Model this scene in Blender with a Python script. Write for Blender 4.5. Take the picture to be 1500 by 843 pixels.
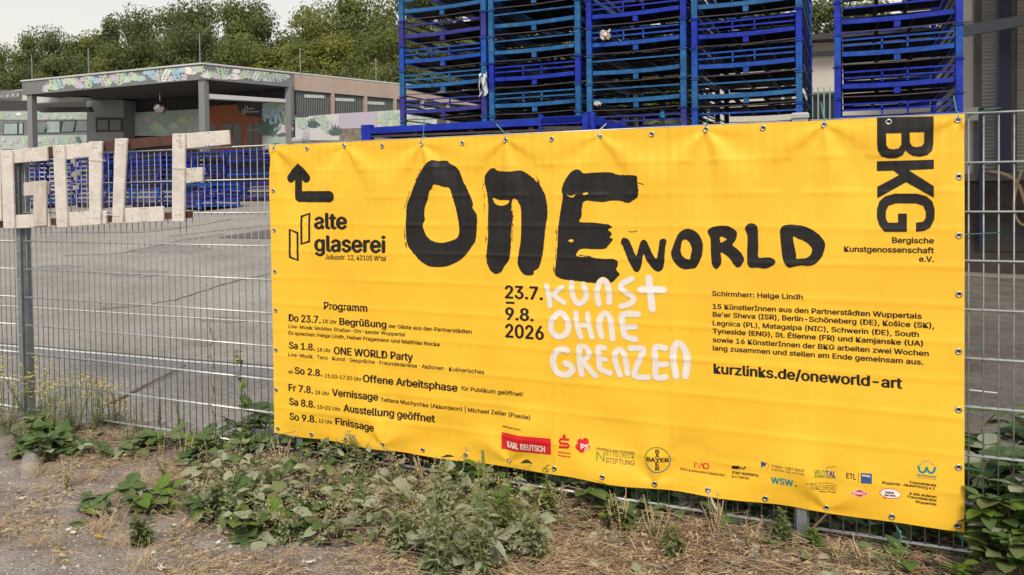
import bpy, bmesh, math, random
from mathutils import Vector, Matrix, noise
R = math.radians
random.seed(7)
S = bpy.context.scene
for o in list(bpy.data.objects): bpy.data.objects.remove(o)
COL = S.collection

# ---------------------------------------------------------------- camera, light, exposure
YAW, PITCH, ROLL, FPX, CX, CY = -0.47521514, 0.02203866, -0.01496347, 1226.181, 550.0, 305.820
CAM = Vector((0.68, -4.14047, 1.60431))
FWD = Vector((math.sin(YAW)*math.cos(PITCH), math.cos(YAW)*math.cos(PITCH), -math.sin(PITCH)))
_r = Vector((math.cos(YAW), -math.sin(YAW), 0)); _u = _r.cross(FWD)
RGT = math.cos(ROLL)*_r + math.sin(ROLL)*_u
UPV = -math.sin(ROLL)*_r + math.cos(ROLL)*_u
cd = bpy.data.cameras.new('camera'); cam = bpy.data.objects.new('camera', cd); COL.objects.link(cam)
cam.matrix_world = Matrix(((RGT.x, UPV.x, -FWD.x, CAM.x), (RGT.y, UPV.y, -FWD.y, CAM.y), (RGT.z, UPV.z, -FWD.z, CAM.z), (0, 0, 0, 1)))
cd.sensor_width = 36; cd.lens = 36*FPX/1500; cd.shift_x = (750-CX)/1500; cd.shift_y = (CY-421.5)/1500
cd.clip_end = 2000; cd.clip_start = 0.05
S.camera = cam
SUN_EL, SUN_AZ = 48, 160          # elevation; azimuth clockwise from +Y (veiled sun high behind the camera)
W = bpy.data.worlds.new('World'); S.world = W; W.use_nodes = True
nt = W.node_tree; nt.nodes.clear()
sky = nt.nodes.new('ShaderNodeTexSky'); sky.sky_type = 'NISHITA'; sky.sun_disc = False
sky.sun_elevation = R(SUN_EL); sky.sun_rotation = R(SUN_AZ); sky.air_density = 1.0; sky.dust_density = 5.0; sky.ozone_density = 1.0
mixn = nt.nodes.new('ShaderNodeMix'); mixn.data_type = 'RGBA'
mixn.inputs[0].default_value = 0.78
# thin bright cloud veil: creamy near the horizon, cooler above
tcw = nt.nodes.new('ShaderNodeTexCoord'); sx = nt.nodes.new('ShaderNodeSeparateXYZ'); crw = nt.nodes.new('ShaderNodeValToRGB')
crw.color_ramp.elements[0].position = .0; crw.color_ramp.elements[0].color = (1.0, .89, .68, 1)
crw.color_ramp.elements[1].position = .42; crw.color_ramp.elements[1].color = (.82, .90, .96, 1)
e_ = crw.color_ramp.elements.new(.16); e_.color = (1.0, .95, .84, 1)
vm = nt.nodes.new('ShaderNodeVectorMath'); vm.operation = 'SCALE'; vm.inputs['Scale'].default_value = 8.6
nt.links.new(tcw.outputs['Generated'], sx.inputs[0]); nt.links.new(sx.outputs['Z'], crw.inputs[0]); nt.links.new(crw.outputs[0], vm.inputs[0]); nt.links.new(vm.outputs[0], mixn.inputs[7])
bg = nt.nodes.new('ShaderNodeBackground'); bg.inputs[1].default_value = 0.062
wo = nt.nodes.new('ShaderNodeOutputWorld')
nt.links.new(sky.outputs[0], mixn.inputs[6]); nt.links.new(mixn.outputs[2], bg.inputs[0]); nt.links.new(bg.outputs[0], wo.inputs[0])
sd = bpy.data.lights.new('sun', 'SUN'); sd.energy = 1.5; sd.angle = R(14); sd.color = (1, .87, .69)
sun = bpy.data.objects.new('sun', sd); COL.objects.link(sun)
sun.rotation_euler = (R(90-SUN_EL), 0, R(180-SUN_AZ))
sun.rotation_euler = Vector((-math.sin(R(SUN_AZ))*math.cos(R(SUN_EL)), -math.cos(R(SUN_AZ))*math.cos(R(SUN_EL)), -math.sin(R(SUN_EL)))).to_track_quat('-Z', 'Y').to_euler()
V = S.view_settings; V.view_transform = 'Standard'; V.look = 'None'; V.gamma = 1; V.use_curve_mapping = False
V.exposure = 1.0

# ---------------------------------------------------------------- pixel rays (1500 x 843 photograph)
def ray(u, v): return FWD + RGT*((u-CX)/FPX) + UPV*((CY-v)/FPX)
def at_y(u, v, y):
    d = ray(u, v); return CAM + d*((y-CAM.y)/d.y)
def at_z(u, v, z):
    d = ray(u, v); return CAM + d*((z-CAM.z)/d.z)
def pix(P):
    d = Vector(P)-CAM; z = d.dot(FWD); return CX+FPX*d.dot(RGT)/z, CY-FPX*d.dot(UPV)/z
def at_plane(u, v, P, n):
    d = ray(u, v); return CAM + d*((P-CAM).dot(n)/d.dot(n))

# ---------------------------------------------------------------- materials
def mat(name, c, rough=.7, c2=None, scale=8.0, c3=None, metal=0.0, bump=0.0, bscale=None, stretch=(1, 1, 1), trans=0, spec=.5, detail=6, lo=.35, hi=.65, coord='obj', speck=None):
    m = bpy.data.materials.new(name); m.use_nodes = True
    t = m.node_tree; p = t.nodes['Principled BSDF']
    p.inputs['Base Color'].default_value = (*c, 1); p.inputs['Roughness'].default_value = rough
    p.inputs['Metallic'].default_value = metal; p.inputs['Specular IOR Level'].default_value = spec
    if trans: p.inputs['Transmission Weight'].default_value = trans
    tc = t.nodes.new('ShaderNodeTexCoord'); mp = t.nodes.new('ShaderNodeMapping'); mp.inputs['Scale'].default_value = stretch
    if coord == 'world':
        g = t.nodes.new('ShaderNodeNewGeometry'); t.links.new(g.outputs['Position'], mp.inputs[0])
    else: t.links.new(tc.outputs['Object'], mp.inputs[0])
    if c2:
        n = t.nodes.new('ShaderNodeTexNoise'); n.inputs['Scale'].default_value = scale; n.inputs['Detail'].default_value = detail
        n.inputs['Roughness'].default_value = .6
        t.links.new(mp.outputs[0], n.inputs[0])
        cr = t.nodes.new('ShaderNodeValToRGB'); e = cr.color_ramp.elements
        e[0].position = lo; e[0].color = (*c, 1); e[1].position = hi; e[1].color = (*c2, 1)
        if c3:
            k = e.new(min(hi+.13, .97)); k.color = (*c3, 1)
        t.links.new(n.outputs[0], cr.inputs[0]); t.links.new(cr.outputs[0], p.inputs['Base Color'])
    if speck and c2:                                  # grit: small light and dark grains over the broad tone
        n2 = t.nodes.new('ShaderNodeTexNoise'); n2.inputs['Scale'].default_value = speck; n2.inputs['Detail'].default_value = 8; n2.inputs['Roughness'].default_value = .75
        t.links.new(mp.outputs[0], n2.inputs[0])
        r2 = t.nodes.new('ShaderNodeMapRange'); r2.inputs[1].default_value = .3; r2.inputs[2].default_value = .7; r2.inputs[3].default_value = .55; r2.inputs[4].default_value = 1.45
        t.links.new(n2.outputs[0], r2.inputs[0])
        mm = t.nodes.new('ShaderNodeMix'); mm.data_type = 'RGBA'; mm.blend_type = 'MULTIPLY'; mm.inputs[0].default_value = 1
        src = p.inputs['Base Color'].links[0].from_socket
        t.links.new(src, mm.inputs[6]); t.links.new(r2.outputs[0], mm.inputs[7]); t.links.new(mm.outputs[2], p.inputs['Base Color'])
    if bump:
        b = t.nodes.new('ShaderNodeTexNoise'); b.inputs['Scale'].default_value = bscale or scale*3; b.inputs['Detail'].default_value = 5
        t.links.new(mp.outputs[0], b.inputs[0])
        bn = t.nodes.new('ShaderNodeBump'); bn.inputs['Strength'].default_value = bump; bn.inputs['Distance'].default_value = .02
        t.links.new(b.outputs[0], bn.inputs['Height']); t.links.new(bn.outputs[0], p.inputs['Normal'])
    return m
def leafmat(name, a, b, scale=2.5, rough=.55, tr=.25):
    m = mat(name, a, rough, b, scale, detail=3, lo=.3, hi=.7, coord='world', spec=.35)
    t = m.node_tree; p = t.nodes['Principled BSDF']; out = t.nodes['Material Output']
    d = t.nodes.new('ShaderNodeBsdfTranslucent'); mx = t.nodes.new('ShaderNodeMixShader'); mx.inputs[0].default_value = tr
    src = p.inputs['Base Color'].links[0].from_socket
    t.links.new(src, d.inputs[0]); t.links.new(p.outputs[0], mx.inputs[1]); t.links.new(d.outputs[0], mx.inputs[2]); t.links.new(mx.outputs[0], out.inputs[0])
    return m

# ---------------------------------------------------------------- mesh builder
class MB:
    def __init__(s): s.v = []; s.f = []; s.m = []
    def add(s, vs, fs, mi=0):
        o = len(s.v); s.v += [Vector(q) for q in vs]; s.f += [[i+o for i in f] for f in fs]; s.m += [mi]*len(fs)
        return s
    def box(s, a, b, mi=0):
        x0, y0, z0 = a; x1, y1, z1 = b
        return s.add([(x0,y0,z0),(x1,y0,z0),(x1,y1,z0),(x0,y1,z0),(x0,y0,z1),(x1,y0,z1),(x1,y1,z1),(x0,y1,z1)],
              [(0,3,2,1),(4,5,6,7),(0,1,5,4),(1,2,6,5),(2,3,7,6),(3,0,4,7)], mi)
    def prism(s, poly, d, mi=0):               # closed polygon (list of Vectors) pushed along d
        n = len(poly); d = Vector(d)
        return s.add(list(poly)+[Vector(p)+d for p in poly], [list(range(n))[::-1], list(range(n, 2*n))]+[(i, (i+1) % n, n+(i+1) % n, n+i) for i in range(n)], mi)
    def beam(s, p, q, w, h, up=(0, 0, 1), mi=0):   # rectangular bar from p to q, h along up
        p = Vector(p); q = Vector(q); d = (q-p).normalized(); up = Vector(up)
        sd_ = d.cross(up)
        if sd_.length < 1e-4: sd_ = d.cross(Vector((0, 1, 0)))
        sd_.normalize(); up = sd_.cross(d)
        c = [sd_*(w/2)*a+up*(h/2)*b for a, b in ((-1,-1),(1,-1),(1,1),(-1,1))]
        return s.add([p+k for k in c]+[q+k for k in c], [(0,1,2,3),(7,6,5,4),(0,4,5,1),(1,5,6,2),(2,6,7,3),(3,7,4,0)], mi)
    def tube(s, pts, r, n=6, mi=0, caps=True, r2=None):
        pts = [Vector(p) for p in pts]; vs = []; k = len(pts)
        for i, p in enumerate(pts):
            d = (pts[min(i+1, k-1)]-pts[max(i-1, 0)])
            if d.length < 1e-9: d = Vector((0, 0, 1))
            d.normalize(); a = d.orthogonal().normalized() if abs(d.z) < .9 else d.cross(Vector((0, 1, 0))).normalized()
            if abs(d.z) < .9: a = d.cross(Vector((0, 0, 1))).normalized()
            b = d.cross(a); rr = r if r2 is None else r+(r2-r)*i/(k-1)
            vs += [p+(a*math.cos(2*math.pi*j/n)+b*math.sin(2*math.pi*j/n))*rr for j in range(n)]
        fs = [(i*n+j, i*n+(j+1) % n, (i+1)*n+(j+1) % n, (i+1)*n+j) for i in range(k-1) for j in range(n)]
        if caps: fs += [list(range(n))[::-1], [(k-1)*n+j for j in range(n)]]
        return s.add(vs, fs, mi)
    def lathe(s, c, axis, prof, n=14, mi=0):      # prof: (radius, offset along axis)
        c = Vector(c); ax = Vector(axis).normalized(); a = ax.orthogonal().normalized(); b = ax.cross(a); vs = []
        for r, h in prof: vs += [c+ax*h+(a*math.cos(2*math.pi*j/n)+b*math.sin(2*math.pi*j/n))*r for j in range(n)]
        return s.add(vs, [(i*n+j, i*n+(j+1) % n, (i+1)*n+(j+1) % n, (i+1)*n+j) for i in range(len(prof)-1) for j in range(n)], mi)
    def leaf(s, base, d, up, L, Wd, fold=.25, droop=.25, mi=0, seg=3, tip=.5):
        d = Vector(d).normalized(); up = Vector(up); sd_ = d.cross(up)
        if sd_.length < 1e-4: sd_ = d.orthogonal()
        sd_.normalize(); up = sd_.cross(d); base = Vector(base); vs = []
        for i in range(seg+1):
            t = i/seg; w = Wd*.5*math.sin(math.pi*(t**.7*.93+.05))**.75 if i < seg else 0.0
            if i == 0: w = Wd*.08
            c = base+d*(L*t)-up*(L*droop*t*t)
            vs += [c-sd_*w+up*(w*fold), c, c+sd_*w+up*(w*fold)]
        fs = []
        for i in range(seg):
            a = i*3; fs += [(a, a+1, a+4, a+3), (a+1, a+2, a+5, a+4)]
        return s.add(vs, fs, mi)
    def build(s, name, mats, parent=None, base=None, smooth=False):
        if not isinstance(mats, (list, tuple)): mats = [mats]
        if base is None and parent is not None: base = WORLD.get(parent, Vector((0, 0, 0)))
        b = Vector(base) if base is not None else Vector((0, 0, 0))
        me = bpy.data.meshes.new(name); me.from_pydata([v-b for v in s.v], [], s.f)
        for m_ in mats: me.materials.append(m_)
        if len(mats) > 1: me.polygons.foreach_set('material_index', s.m)
        if smooth: me.polygons.foreach_set('use_smooth', [True]*len(s.f))
        me.update()
        o = bpy.data.objects.new(name, me); COL.objects.link(o)
        if parent is not None: o.parent = parent; WORLD[o] = b
        else: o.location = b; WORLD[o] = b
        return o
WORLD = {}
def tag(o, label=None, cat=None, group=None, kind=None):
    if label: o['label'] = label
    if cat: o['category'] = cat
    if group: o['group'] = group
    if kind: o['kind'] = kind
    return o
def thing(name, loc, label, cat, group=None):
    o = bpy.data.objects.new(name, None); COL.objects.link(o); o.location = loc; WORLD[o] = Vector(loc); o.empty_display_size = .1
    return tag(o, label, cat, group)
KIDS = {}
def copy_tree(o, parent=None):
    c = o.copy(); COL.objects.link(c); c.parent = parent
    for ch in o.children: copy_tree(ch, c)
    return c
def rnd(a, b): return random.uniform(a, b)
def smooth01(t): t = max(0, min(1, t)); return t*t*(3-2*t)

# ---------------------------------------------------------------- palette
M = {}
M['yellow'] = mat('banner_vinyl', (.87, .53, .040), .5, (.81, .465, .030), 2.2, spec=.35, detail=3, coord='world', bump=.10, bscale=240)
M['ink'] = mat('black_print', (.011, .0095, .0105), .55, (.018, .016, .017), 6, coord='world', spec=.28)
M['whiteprint'] = mat('pale_print', (.74, .70, .68), .55, (.68, .63, .61), 6, coord='world')
M['cream'] = mat('cream_print', (.72, .56, .30), .55)
M['red'] = mat('red_print', (.62, .012, .018), .5); M['white2'] = mat('white_print', (.75, .73, .70), .5)
M['green_p'] = mat('green_print', (.16, .27, .03), .5); M['blue_p'] = mat('blue_print', (.012, .06, .22), .5); M['teal_p'] = mat('teal_print', (.01, .22, .26), .5)
M['grey_p'] = mat('grey_print', (.13, .11, .03), .5); M['brown_p'] = mat('brown_print', (.09, .04, .01), .5); M['orange_p'] = mat('orange_print', (.7, .16, .01), .5)
M['galv'] = mat('galvanised_steel', (.42, .43, .44), .42, (.56, .57, .58), 30, metal=.65, coord='world')
M['wire'] = mat('side_lit_wire', (.22, .215, .21), .5, (.33, .33, .33), 30, metal=.45, coord='world')  # upright wires: their duller side lighting put into a darker colour
M['post'] = mat('galvanised_post', (.17, .20, .22), .45, (.26, .29, .31), 14, metal=.45, coord='world', bump=.05)
M['cap'] = mat('grey_plastic_cap', (.36, .36, .37), .7)
M['eyelet'] = mat('eyelet_metal', (.5, .5, .5), .3, metal=.9)
M['hole'] = mat('dark_hole', (.012, .011, .01), .9)
M['tie_green'] = mat('green_cable_tie', (.01, .11, .09), .4); M['tie_white'] = mat('white_cable_tie', (.62, .63, .63), .4); M['tie_teal'] = mat('teal_cable_tie', (.07, .28, .30), .4)
M['plank'] = mat('whitewashed_wood', (.50, .455, .42), .85, (.64, .605, .58), 11, (.33, .275, .23), stretch=(1, 1, 1), bump=.25, bscale=40, lo=.3, hi=.62, coord='world')
M['plank_v'] = M['plank']
M['plank_grey'] = mat('weathered_wood', (.40, .34, .31), .85, (.55, .50, .47), 12, (.22, .15, .11), bump=.25, coord='world', stretch=(1, 1, .3))
M['batten'] = mat('dark_brown_batten', (.055, .02, .014), .7, (.09, .035, .025), 12, coord='world')
M['asphalt'] = mat('worn_asphalt', (.21, .188, .17), .9, (.315, .288, .262), .8, (.255, .232, .215), bump=.6, bscale=70, detail=12, lo=.3, hi=.7, coord='world', speck=24)
M['verge'] = mat('gritty_verge', (.17, .135, .112), .95, (.28, .242, .218), 5, (.36, .325, .30), bump=1.0, bscale=55, detail=14, lo=.36, hi=.60, coord='world', speck=75)
M['tar'] = mat('tar_patch', (.075, .07, .068), .9, (.11, .105, .10), 20, coord='world'); M['line'] = mat('line_paint', (.70, .68, .65), .7, (.55, .53, .50), 22, coord='world')
M['strip'] = mat('grey_concrete_strip', (.17, .165, .165), .9, (.23, .225, .22), 15, coord='world')
M['banner_shade'] = mat('banner_shade_ground', (.022, .016, .012), .95, (.05, .036, .027), 12, coord='world', bump=.6)  # near-black: the banner's shadow put into the ground colour

# ---------------------------------------------------------------- ground, yard, hill
def slope(x): return .080 - .068*smooth01((x+2.5)/6)
def H(x, y):
    n = noise.noise(Vector((x*1.3, y*1.3, 0)))
    if y < 0.05:
        t = smooth01((y+1.0)/1.0)
        return .012*n + .006*noise.noise(Vector((x*6, y*6, 3))) + .012*t*t
    z = .012*(1-smooth01(y/.6)) + slope(x)*min(y, 24) + .006*n*min(1, y)
    if y > 24: z += 5*smooth01((y-24)/45) + 7*smooth01((y-62)/60) + 1.2*noise.noise(Vector((x*.05, y*.05, 1)))*smooth01((y-24)/15)
    return z
def sheet(name, xs, ys, mats, kind='structure', pick=None):
    mb = MB(); nx = len(xs)
    mb.v = [Vector((x, y, H(x, y))) for y in ys for x in xs]
    mb.f = [(j*nx+i, j*nx+i+1, (j+1)*nx+i+1, (j+1)*nx+i) for j in range(len(ys)-1) for i in range(nx-1)]
    mb.m = [0]*len(mb.f)
    return tag(mb.build(name, mats, smooth=True), kind=kind)
def spread(a, b, near, n, p=2.2):          # denser around 'near'
    o = []
    for i in range(n+1):
        t = -1+2*i/n; s_ = abs(t)**p*(1 if t > 0 else -1)
        o.append(near+(s_*(b-near) if t > 0 else -s_*(a-near)))
    return o
XS = spread(-150, 120, -.5, 150)
sheet('roadside_ground', [x for x in spread(-40, 30, -.5, 170)], [-14, -8, -5]+[-3.6+i*.055 for i in range(67)], M['verge'])
sheet('yard', XS, [.03, .05, .1, .2, .3, .4, .5, .6, .8, 1, 1.3, 1.7, 2.2, 3, 4, 5.5, 7, 9, 11, 13, 16, 19, 22, 26, 30], M['asphalt'])
M['hillside'] = mat('wooded_hillside_soil', (.03, .045, .015), .95, (.06, .07, .03), .4, coord='world')
sheet('hill', XS, [30, 33, 36, 40, 46, 54, 64, 76, 90, 110, 140, 180], M['hillside'])
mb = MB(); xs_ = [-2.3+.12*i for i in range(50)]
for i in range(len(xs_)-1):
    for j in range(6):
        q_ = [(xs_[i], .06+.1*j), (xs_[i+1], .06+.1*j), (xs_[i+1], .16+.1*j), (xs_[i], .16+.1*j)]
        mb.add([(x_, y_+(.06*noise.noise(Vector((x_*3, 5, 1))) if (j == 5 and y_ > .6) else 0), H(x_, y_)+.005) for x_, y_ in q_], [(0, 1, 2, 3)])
tag(mb.build('banner_shade_strip', M['banner_shade']), kind='structure')  # strip behind the mesh, painted dark as the banner's shadow
def strip_on_ground(name, x0, x1, yf, w, m, dz, n=60):
    mb = MB(); 
    for i in range(n):
        a = x0+(x1-x0)*i/n; b = x0+(x1-x0)*(i+1)/n
        ya, yb = yf(a), yf(b)
        mb.add([(a, ya-w/2, H(a, ya-w/2)+dz), (b, yb-w/2, H(b, yb-w/2)+dz), (b, yb+w/2, H(b, yb+w/2)+dz), (a, ya+w/2, H(a, ya+w/2)+dz)], [(0, 1, 2, 3)])
    return tag(mb.build(name, m), kind='structure')
def on_yard(u, v):                           # where the ray of a pixel meets the yard
    d = ray(u, v); t = .5
    for _ in range(4000):
        p = CAM+d*t
        if p.z < H(p.x, p.y): return p
        t += .01+t*.002
    return CAM+d*t
q0, q1 = on_yard(40, 451), on_yard(397, 473.5); r0, r1 = on_yard(40, 510), on_yard(400, 541)
def lin(a, b): return lambda x: a.y+(b.y-a.y)*(x-a.x)/(b.x-a.x)
l1, l2 = lin(q0, q1), lin(r0, r1)
strip_on_ground('painted_line', -14, 2.2, l1, .035, M['line'], .006)
strip_on_ground('painted_line', -14, 2.2, l2, .045, M['line'], .006)
strip_on_ground('concrete_strip', -14, 2.2, lambda x: l2(x)-.12, .19, M['strip'], .003)
strip_on_ground('tar_seam', -14, 2.2, lambda x: l2(x)+.05, .05, M['tar'], .004)
def crack(pts, w=.03):
    P = [on_yard(*p) for p in pts]; mb = MB(); L = []
    for i in range(len(P)-1):
        for k in range(8):
            p = P[i].lerp(P[i+1], k/8); L.append(Vector((p.x+rnd(-.03, .03), p.y+rnd(-.03, .03), 0)))
    L.append(P[-1])
    for a, b in zip(L, L[1:]):
        d = (b-a); d.z = 0; n = Vector((-d.y, d.x, 0)).normalized()*w/2
        qs = [a-n, b-n, b+n, a+n]
        mb.add([(q.x, q.y, H(q.x, q.y)+.006) for q in qs], [(0, 1, 2, 3)])
    tag(mb.build('tar_seam', M['tar']), kind='structure')
crack([(152, 453), (200, 450), (260, 440), (330, 416), (395, 402)]); crack([(60, 341), (150, 341), (215, 341), (290, 331), (340, 322)], .06)
crack([(250, 347), (290, 342), (400, 330)], .05); crack([(90, 376), (180, 372), (270, 352), (330, 344)], .04)
mb = MB(); P = [on_yard(*p) for p in ((318, 349), (352, 343), (397, 337), (420, 340), (420, 350), (397, 351), (350, 350))]
mb.add([(p.x, p.y, H(p.x, p.y)+.008) for p in P], [list(range(len(P)))]); tag(mb.build('asphalt_patch', M['tar']), kind='structure')

M['yard_shade'] = mat('yard_shade_asphalt', (.075, .064, .056), .85, (.13, .115, .10), 3, coord='world', speck=24)  # asphalt with the shade of the right-hand yard put into its colour
mb = MB(); gx = [.9+.4*i for i in range(30)]; gy = [1.4+.55*i for i in range(19)]
for x_, x2 in zip(gx, gx[1:]):
    for y_, y2 in zip(gy, gy[1:]):
        w = lambda a, b: (a+(.35*noise.noise(Vector((b*1.3, 2, 1))) if a == gx[0] else 0), b+(.3*noise.noise(Vector((a*1.3, 7, 1))) if b == gy[0] else 0))
        mb.add([(*q, H(*q)+.007) for q in (w(x_, y_), w(x2, y_), w(x2, y2), w(x_, y2))], [(0, 1, 2, 3)])
tag(mb.build('yard_shade_sheet', M['yard_shade']), kind='structure')  # sheet laid over the yard, darkened to stand in for shade
M['stain'] = mat('oil_stain', (.155, .138, .125), .85, (.24, .217, .20), 5, coord='world', speck=24)
for u, v, r in ((205, 402, .35), (330, 470, .2), (250, 366, .6), (80, 392, .3), (290, 505, .12)):
    c = on_yard(u, v); mb = MB(); P = []
    for j in range(26):
        a = 2*math.pi*j/26; rr = r*(1+.55*noise.noise(Vector((math.cos(a)*1.6+u, math.sin(a)*1.6+v, 0)))); P.append((c.x+rr*1.3*math.cos(a), c.y+rr*.8*math.sin(a)))
    mb.add([(x_, y_, H(x_, y_)+.003) for x_, y_ in P], [list(range(26))]); tag(mb.build('oil_stain', M['stain']), kind='structure')
# ---------------------------------------------------------------- wire fence
ZB = 0.08
fence = thing('wire_fence', (0, 0, 0), 'long grey galvanised double rod mesh fence that carries the yellow banner', 'fence')
def panel(x0, n, extra=.02):
    mb = MB(); x1 = x0+.05*(n-1)
    for i in range(n):
        x = x0+.05*i
        mb.tube([(x, .004, ZB-.03), (x, .004, ZB+1.8)], .0031, 6, 1)
    for k in range(10):
        z = ZB+.2*k
        for y in (-.0032, .0112): mb.tube([(x0-extra, y, z), (x1+extra, y, z)], .0043, 6)
    mb.build('mesh_panel', [M['galv'], M['wire']], fence, smooth=True)
panel(-4.245, 45); panel(-1.904, 51); panel(.72, 51); panel(-4.37-.05*50, 51)
for px in (-4.307, -1.968, .658, 3.29):
    mb = MB(); mb.box((px-.03, .017, 0 if px > -9 else 0), (px+.03, .077, ZB+1.815))
    po = mb.build('post', M['post'], fence)
    mb = MB(); mb.box((px-.02, -.0125, ZB-.06), (px+.02, -.0085, ZB+1.80)); st = mb.build('clamp_strip', M['post'], po)
    mb = MB()
    for k in range(1, 10): mb.lathe((px, -.0126, ZB+.2*k-.075), (0, -1, 0), [(.007, 0), (.007, .002), (.004, .0038), (0, .0042)], 8)
    mb.build('bolt_row', M['galv'], po)
    mb = MB(); z = ZB+1.815
    mb.add([(px-.036, .010, z), (px+.036, .010, z), (px+.036, .084, z), (px-.036, .084, z), (px-.036, .010, z+.016), (px+.036, .010, z+.016), (px+.036, .084, z+.016), (px-.036, .084, z+.016), (px-.029, .018, z+.024), (px+.029, .018, z+.024), (px+.029, .076, z+.024), (px-.029, .076, z+.024)],
           [(0, 3, 2, 1), (0, 1, 5, 4), (1, 2, 6, 5), (2, 3, 7, 6), (3, 0, 4, 7), (4, 5, 9, 8), (5, 6, 10, 9), (6, 7, 11, 10), (7, 4, 8, 11), (8, 9, 10, 11)])
    mb.box((px-.031, .016, z-.055), (px+.031, .078, z-.001)); mb.build('post_cap', M['cap'], po)

# ---------------------------------------------------------------- banner
BX0, BX1, BZ0, BZ1 = -2.135, 1.252, .171, 1.877
YB = -.0245
EYE_T = [(402, 219), (449.8, 217.9), (504, 214), (559.7, 213.8), (617.5, 210.8), (677.4, 210), (741, 205.5), (808.7, 204), (878.3, 200), (954.4, 196.7), (1034, 190), (1118, 187.7), (1207.6, 183), (1301.7, 179), (1403, 176)]
EYE_R = [(1404, 259), (1404.5, 345), (1404.5, 431), (1404, 514.7), (1404, 600), (1404, 684.4)]
EYE_L = [(402, 279.6), (402.5, 337.4), (403, 398), (404, 454.7), (404.5, 513), (405, 571)]
EYE_B = [(407.4, 628), (456.4, 636.6), (508, 643), (563.6, 650), (620.6, 658.5), (682.6, 666), (746, 674.6), (813.3, 685), (884.7, 695.6), (960, 707), (1037.3, 717.6), (1121, 730.4), (1210.4, 744), (1306, 755), (1402, 769)]
def bp(u, v): p = at_y(u, v, YB); return p.x, p.z
ET = [bp(*e) for e in EYE_T]; EB = [bp(*e) for e in EYE_B]
TIED = [2, 4, 6, 8, 10, 12, 14, 0]
def g(x, z):
    """how far the cloth stands off the fence plane (towards the viewer is -y)"""
    y = YB
    n1 = noise.noise(Vector((x*2.1, z*1.7, 5.3))); n2 = noise.noise(Vector((x*5.5, z*4.2, 9.1)))
    y -= .0060*n1 + .0022*n2
    top = smooth01((z-1.33)/.5)
    y -= .0015*math.cos(2*math.pi*(x-.02)/.05)*top + .0003*math.cos(2*math.pi*(x-.02)/.05)
    for k in range(1, 11):                                   # fold creases across
        d = (z-(BZ0+.155*k+.006*noise.noise(Vector((x*1.5, k*3.1, 0)))))/.011
        if abs(d) < 3: y -= .0036*math.exp(-d*d)*(.65+.5*noise.noise(Vector((x*2, k, 4))))
    for k in range(1, 6):                                    # fold creases upright
        d = (x-(BX0+.565*k))/.010
        if abs(d) < 3: y -= .0034*math.exp(-d*d)
    for i in TIED:                                           # pulls fanning from the tied eyelets
        ex, ez = ET[i]; dx, dz = x-ex, z-ez; r = math.hypot(dx, dz)
        if r < .75:
            a = math.atan2(dx, -dz)
            y -= .0125*math.cos(a*5.2+i)*math.exp(-((r-.16)/.24)**2)*math.exp(-(a/1.15)**2)
    for ex, ez in EB[3:14:3]:
        dx, dz = x-ex, z-ez; r = math.hypot(dx, dz)
        if r < .5:
            a = math.atan2(dx, dz)
            y -= .012*math.cos(a*4+ex*3)*math.exp(-((r-.14)/.18)**2)*math.exp(-(a/1.3)**2)
    low = 1-smooth01((z-BZ0)/.42)
    y -= low*(.012+.013*math.sin(x*5.2+z*9+.8)+.008*math.sin(x*9.7-z*14))*math.exp(-((x+.4)/1.6)**2)
    y -= .006*low*noise.noise(Vector((x*6, z*9, 2)))
    edge = min(x-BX0, BX1-x, z-BZ0, BZ1-z)
    if edge < .05: y -= .0006
    return min(y, -.0185)
def sag(x): return -.008*math.sin(math.pi*max(0, min(1, (x-BX0)/(BX1-BX0))))+.004*math.sin(x*13.6)
ban = thing('banner', (-.44, YB, BZ0), 'large yellow vinyl banner printed ONE WORLD in black brush letters, tied to the fence', 'banner')
mb = MB(); NX, NZ = 300, 170
for j in range(NZ+1):
    for i in range(NX+1):
        x = BX0+(BX1-BX0)*i/NX; z = BZ0+(BZ1-BZ0)*j/NZ
        zz = z+sag(x)*(1-smooth01((z-BZ0)/.25))*.8
        mb.v.append(Vector((x, g(x, z), zz)))
mb.f = [(j*(NX+1)+i, j*(NX+1)+i+1, (j+1)*(NX+1)+i+1, (j+1)*(NX+1)+i) for j in range(NZ) for i in range(NX)]; mb.m = [0]*len(mb.f)
mb.build('cloth', M['yellow'], ban, smooth=True)
mb = MB()
ALL_EYES = EYE_T+EYE_R+EYE_L+EYE_B
for (u, v) in ALL_EYES:
    x, z = bp(u, v); y = g(x, z); mb2 = MB()
    mb2.lathe((x, y-.0024, z), (0, -1, 0), [(.0125, -.002), (.0125, 0), (.0125, .0018), (.010, .0028), (.007, .0022), (.0062, .0006)], 16)
    e = mb2.build('eyelet', M['eyelet'], ban, smooth=True)
    mb2 = MB(); mb2.lathe((x, y-.0024, z), (0, -1, 0), [(.0064, .0006), (0, .0007)], 14); mb2.build('eyelet_hole', M['hole'], e)

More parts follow.
